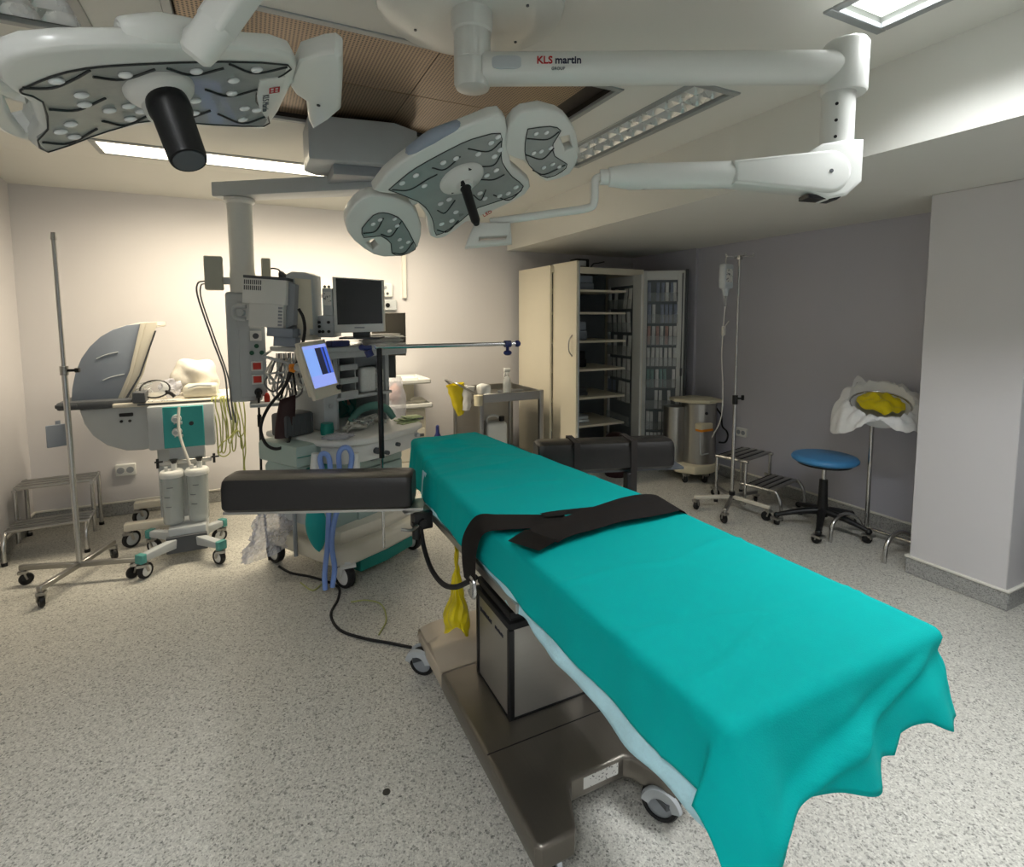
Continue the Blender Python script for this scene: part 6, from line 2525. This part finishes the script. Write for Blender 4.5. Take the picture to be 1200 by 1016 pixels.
b.tube([(bx_, by_, 1.58), (bx_ - .012, by_, 1.45), (bx_ - .022, by_, 1.2), (bx_ - .02, by_ - .02, .95), (bx_ - .01, by_, .72), (bx_ + .01, by_ + .1, .55)], .004, 6, 6)
b.box((bx_ - .022, by_ - .012, 1.36), (bx_ + .0, by_ + .012, 1.43), .004)
b.tube([(bx_ - .005, by_, 1.42), (bx_ + .03, by_ - .01, 1.47)], .003, 6)
t.p('line', b, 'whitecable')

# chrome step on the right, at the wall
steps('step_stool', 'chrome two step stool beside the drip stand at the right wall', (3.465, 2.60), (.97, .22), (-.22, .97), .40, .25, .24, .205, .385)

# blue stool
sx, sy = 3.58, 2.33
t = T('stool', 'round blue stool on a black five legged wheeled base', 'stool', (sx, sy, 0))
b = B()
b.lathe([(0, .485), (.15, .485), (.19, .49), (.207, .502), (.21, .515), (.20, .53), (.17, .538), (0, .541)], Matrix.Translation((sx, sy, 0)), 56)
st = t.p('seat', b, 'blue', ang=60)
b = B()
b.lathe([(0, .47), (.17, .472), (.175, .485), (0, .487)], Matrix.Translation((sx, sy, 0)), 40)
t.p('seat_plate', b, 'black')
b = B()
b.cyl((sx, sy, .36), (sx, sy, .475), .0145, seg=20)
t.p('piston', b, 'chrome')
b = B()
b.lathe([(0, .10), (.036, .10), (.036, .15), (.031, .22), (.027, .36), (0, .365)], Matrix.Translation((sx, sy, 0)), 28)
t.p('column', b, 'black')
for k in range(5):
    a = rad(-150 + 72 * k)
    d = V((math.cos(a), math.sin(a), 0))
    n = V((-d.y, d.x, 0))

    def arm_(u, v, d=d, n=n):
        a2 = u * 2 * PI
        x = .02 + .27 * v
        w = .028 - .010 * v
        h = .026 - .011 * v
        z = .135 - .055 * v ** 1.5
        return V((sx, sy, 0)) + d * x + n * (w * math.cos(a2)) + V((0, 0, z + h * math.sin(a2)))
    b = B()
    b.surf(arm_, 12, 12, True)
    e = V((sx, sy, 0)) + d * .29
    b.ball(e + V((0, 0, .076)), .022, sub=2)
    t.p('leg', b, 'black', ang=60)
    caster(t, e, .03, .034, a + 1.2, rim='black', tyre='black', top=.072)

# bag stand with white bag and yellow content
px, py = 3.77, 2.135
t = T('bag_stand', 'chrome stand with a wire hoop holding a waste bag beside the white column', 'bag stand', (px, py, 0))
b = B()
b.cyl((px, py, .055), (px, py, .79), .0135, seg=16)
t.p('pole', b, 'chrome')
RC = V((px - .085, py - .09, .925))
AW = V((.87, .49, 0))               # away from the open side of the bag


def tilt(x, y, z):
    """hoop plane leaning so that the open side sits lower"""
    return V((x, y, z + .42 * ((x - RC.x) * AW.x + (y - RC.y) * AW.y)))


ring = [tilt(RC.x + .155 * math.cos(a), RC.y + .175 * math.sin(a), .925) for a in [k * 2 * PI / 24 for k in range(24)]]
b = B()
b.tube(ring, .007, 8, closed=True)
b.tube([ring[4], (px + .012, py + .01, .90), (px + .004, py, .84), (px, py, .785)], .008, 8, 5)
t.p('hoop', b, 'chrome')
b = B()
b.tube([(px, py - .33, .05), (px, py + .05, .05)], .0125, 12)
t.p('base_bar', b, 'chrome')
for yy in (py - .31, py + .03):
    b = B()
    b.tube([(px, yy, .05), (px - .07, yy, .12), (px - .18, yy, .165), (px - .28, yy, .155), (px - .335, yy, .10), (px - .345, yy, .0)], .0125, 12, 6)
    t.p('foot', b, 'chrome')
b = B()


def wbag(u, v):
    a = u * 2 * PI
    ca, sa = math.cos(a), math.sin(a)
    nz = noise.noise(V((ca * 2.2, sa * 2.2, 2.5)))
    n2 = noise.noise(V((ca * 5, sa * 5, 7.5 + v * 3)))
    n3 = noise.noise(V((ca * 9, sa * 9, 1.5 + v * 5)))
    away = ca * AW.x + sa * AW.y               # 1 at the back, -1 at the open front
    left = -ca * AW.y + sa * AW.x              # 1 at the left seen from the room
    drop = .012 + .21 * max(0, left) ** 2 + .12 * max(0, -left) ** 2 + .05 * max(0, away) + .04 * nz
    if v < .35:                       # inside of the hoop, going down
        k = v / .35
        r = .62 + .38 * k
        z = .83 + .095 * k
        out = 0
    elif v < .55:
        k = (v - .35) / .2
        r = 1 + .06 * math.sin(k * PI / 2)
        z = .925 + (.02 + .05 * max(0, away) + .03 * n2) * math.sin(k * PI * .6)
        out = 0
    else:
        k = (v - .55) / .45
        r = 1.06
        z = .925 + (.02 + .05 * max(0, away) + .03 * n2) * .95 - drop * k * k * .9 - drop * .1 * k
        out = (.012 + .075 * abs(left) + .02 * max(0, away) + .025 * n2) * math.sin(k * PI * .5)
    x = RC.x + (.155 * r + out) * ca
    y = RC.y + (.175 * r + out) * sa
    return tilt(x, y, z + .014 * n3 * (v > .3))


b.surf(wbag, 90, 34, True)
b.surf(lambda u, v: tilt(RC.x + .097 * math.cos(u * 2 * PI) * (1 - v * .97), RC.y + .109 * math.sin(u * 2 * PI) * (1 - v * .97), .83 - .05 * v), 40, 6, True)
# two crumpled corners standing up at the back
for a0, hgt in ((1.2, .075), (.1, .03)):
    def peak(u, v, a0=a0, hgt=hgt):
        a = a0 + .9 * (u - .5) * (1 - .7 * v)
        k = 1 - abs(2 * u - 1)
        return tilt(RC.x + (.165 + .02 * v) * math.cos(a), RC.y + (.185 + .02 * v) * math.sin(a), .94 + hgt * v + .02 * k)
    b.surf(peak, 8, 6)
single('rubbish_bag', 'white rubbish bag folded over the wire hoop beside the white column', 'bag', b, 'whitebag', (RC.x, RC.y, .74), ang=180, recalc=False)
b = B()


def yliner(u, v):
    a = u * 2 * PI
    k = 1 - v * .97
    n = noise.noise(V((math.cos(a) * 2.5 * k, math.sin(a) * 2.5 * k, 4)))
    x = RC.x + .028 + .118 * k * math.cos(a)
    y = RC.y + .014 + .140 * k * math.sin(a)
    return tilt(x, y, .918 + .03 * n + .035 * math.sin(v * PI * .5))


b.surf(yliner, 40, 12, True)
single('waste_bag', 'yellow bag lying inside the white bag on the wire hoop', 'bag', b, 'yellow', (RC.x, RC.y, .92), ang=180)
# wall socket hidden low on the right wall
t = T('wall_socket', 'small pale socket low on the right wall above the step stool', 'socket', (XR, 3.36, .46))
b = B()
b.box((XR - .02, 3.30, .42), (XR, 3.42, .50), .004, 1)
t.p('cover', b, 'white')
b = B()
b.cyl((XR - .024, 3.335, .46), (XR - .018, 3.335, .46), .02, seg=16)
b.cyl((XR - .024, 3.385, .46), (XR - .018, 3.385, .46), .02, seg=16)
t.p('outlet', b, 'grey')
# unidentified dark object just past the column
b = B()
b.prism([(3.60, .85), (3.95, .85), (3.95, 1.145), (3.60, 1.145)], .0, .40, .03, seg=3)
b.prism([(3.59, .84), (3.955, .84), (3.955, 1.155), (3.59, 1.155)], .40, .44, .012)
single('black_object', 'black floor standing object just past the white column at the right edge', 'bin', b, 'black', (3.77, 1.0, 0))

# ------------------------------------------------------------------ camera, sky, view
cam = bpy.data.cameras.new('camera')
co = bpy.data.objects.new('camera', cam)
COL.objects.link(co)
cam.sensor_width = 36
cam.lens = 625 / 1200 * 36
cam.shift_y = -(508 - 425) / 1200
cam.clip_start = .05
yaw, pit, rol = rad(26.1), rad(4.83), rad(-.14)
f = V((math.sin(yaw) * math.cos(pit), math.cos(yaw) * math.cos(pit), -math.sin(pit)))
r = V((math.cos(yaw), -math.sin(yaw), 0))
u = r.cross(f)
c, s = math.cos(rol), math.sin(rol)
r, u = r * c + u * s, u * c - r * s
mw = Matrix.Identity(4)
for k in range(3):
    mw[k][0], mw[k][1], mw[k][2] = r[k], u[k], -f[k]
mw[2][3] = 1.5
co.matrix_world = mw
SC.camera = co

w = bpy.data.worlds.new('world')
SC.world = w
w.use_nodes = True
bg = next(n for n in w.node_tree.nodes if n.type == 'BACKGROUND')
bg.inputs[0].default_value = (.6, .65, .7, 1)
bg.inputs[1].default_value = .05
SC.view_settings.view_transform = 'Standard'
SC.view_settings.look = 'None'
SC.view_settings.gamma = 1
SC.view_settings.use_curve_mapping = False
SC.view_settings.exposure = .22
SC.cycles.max_bounces = 8
SC.cycles.use_denoising = True
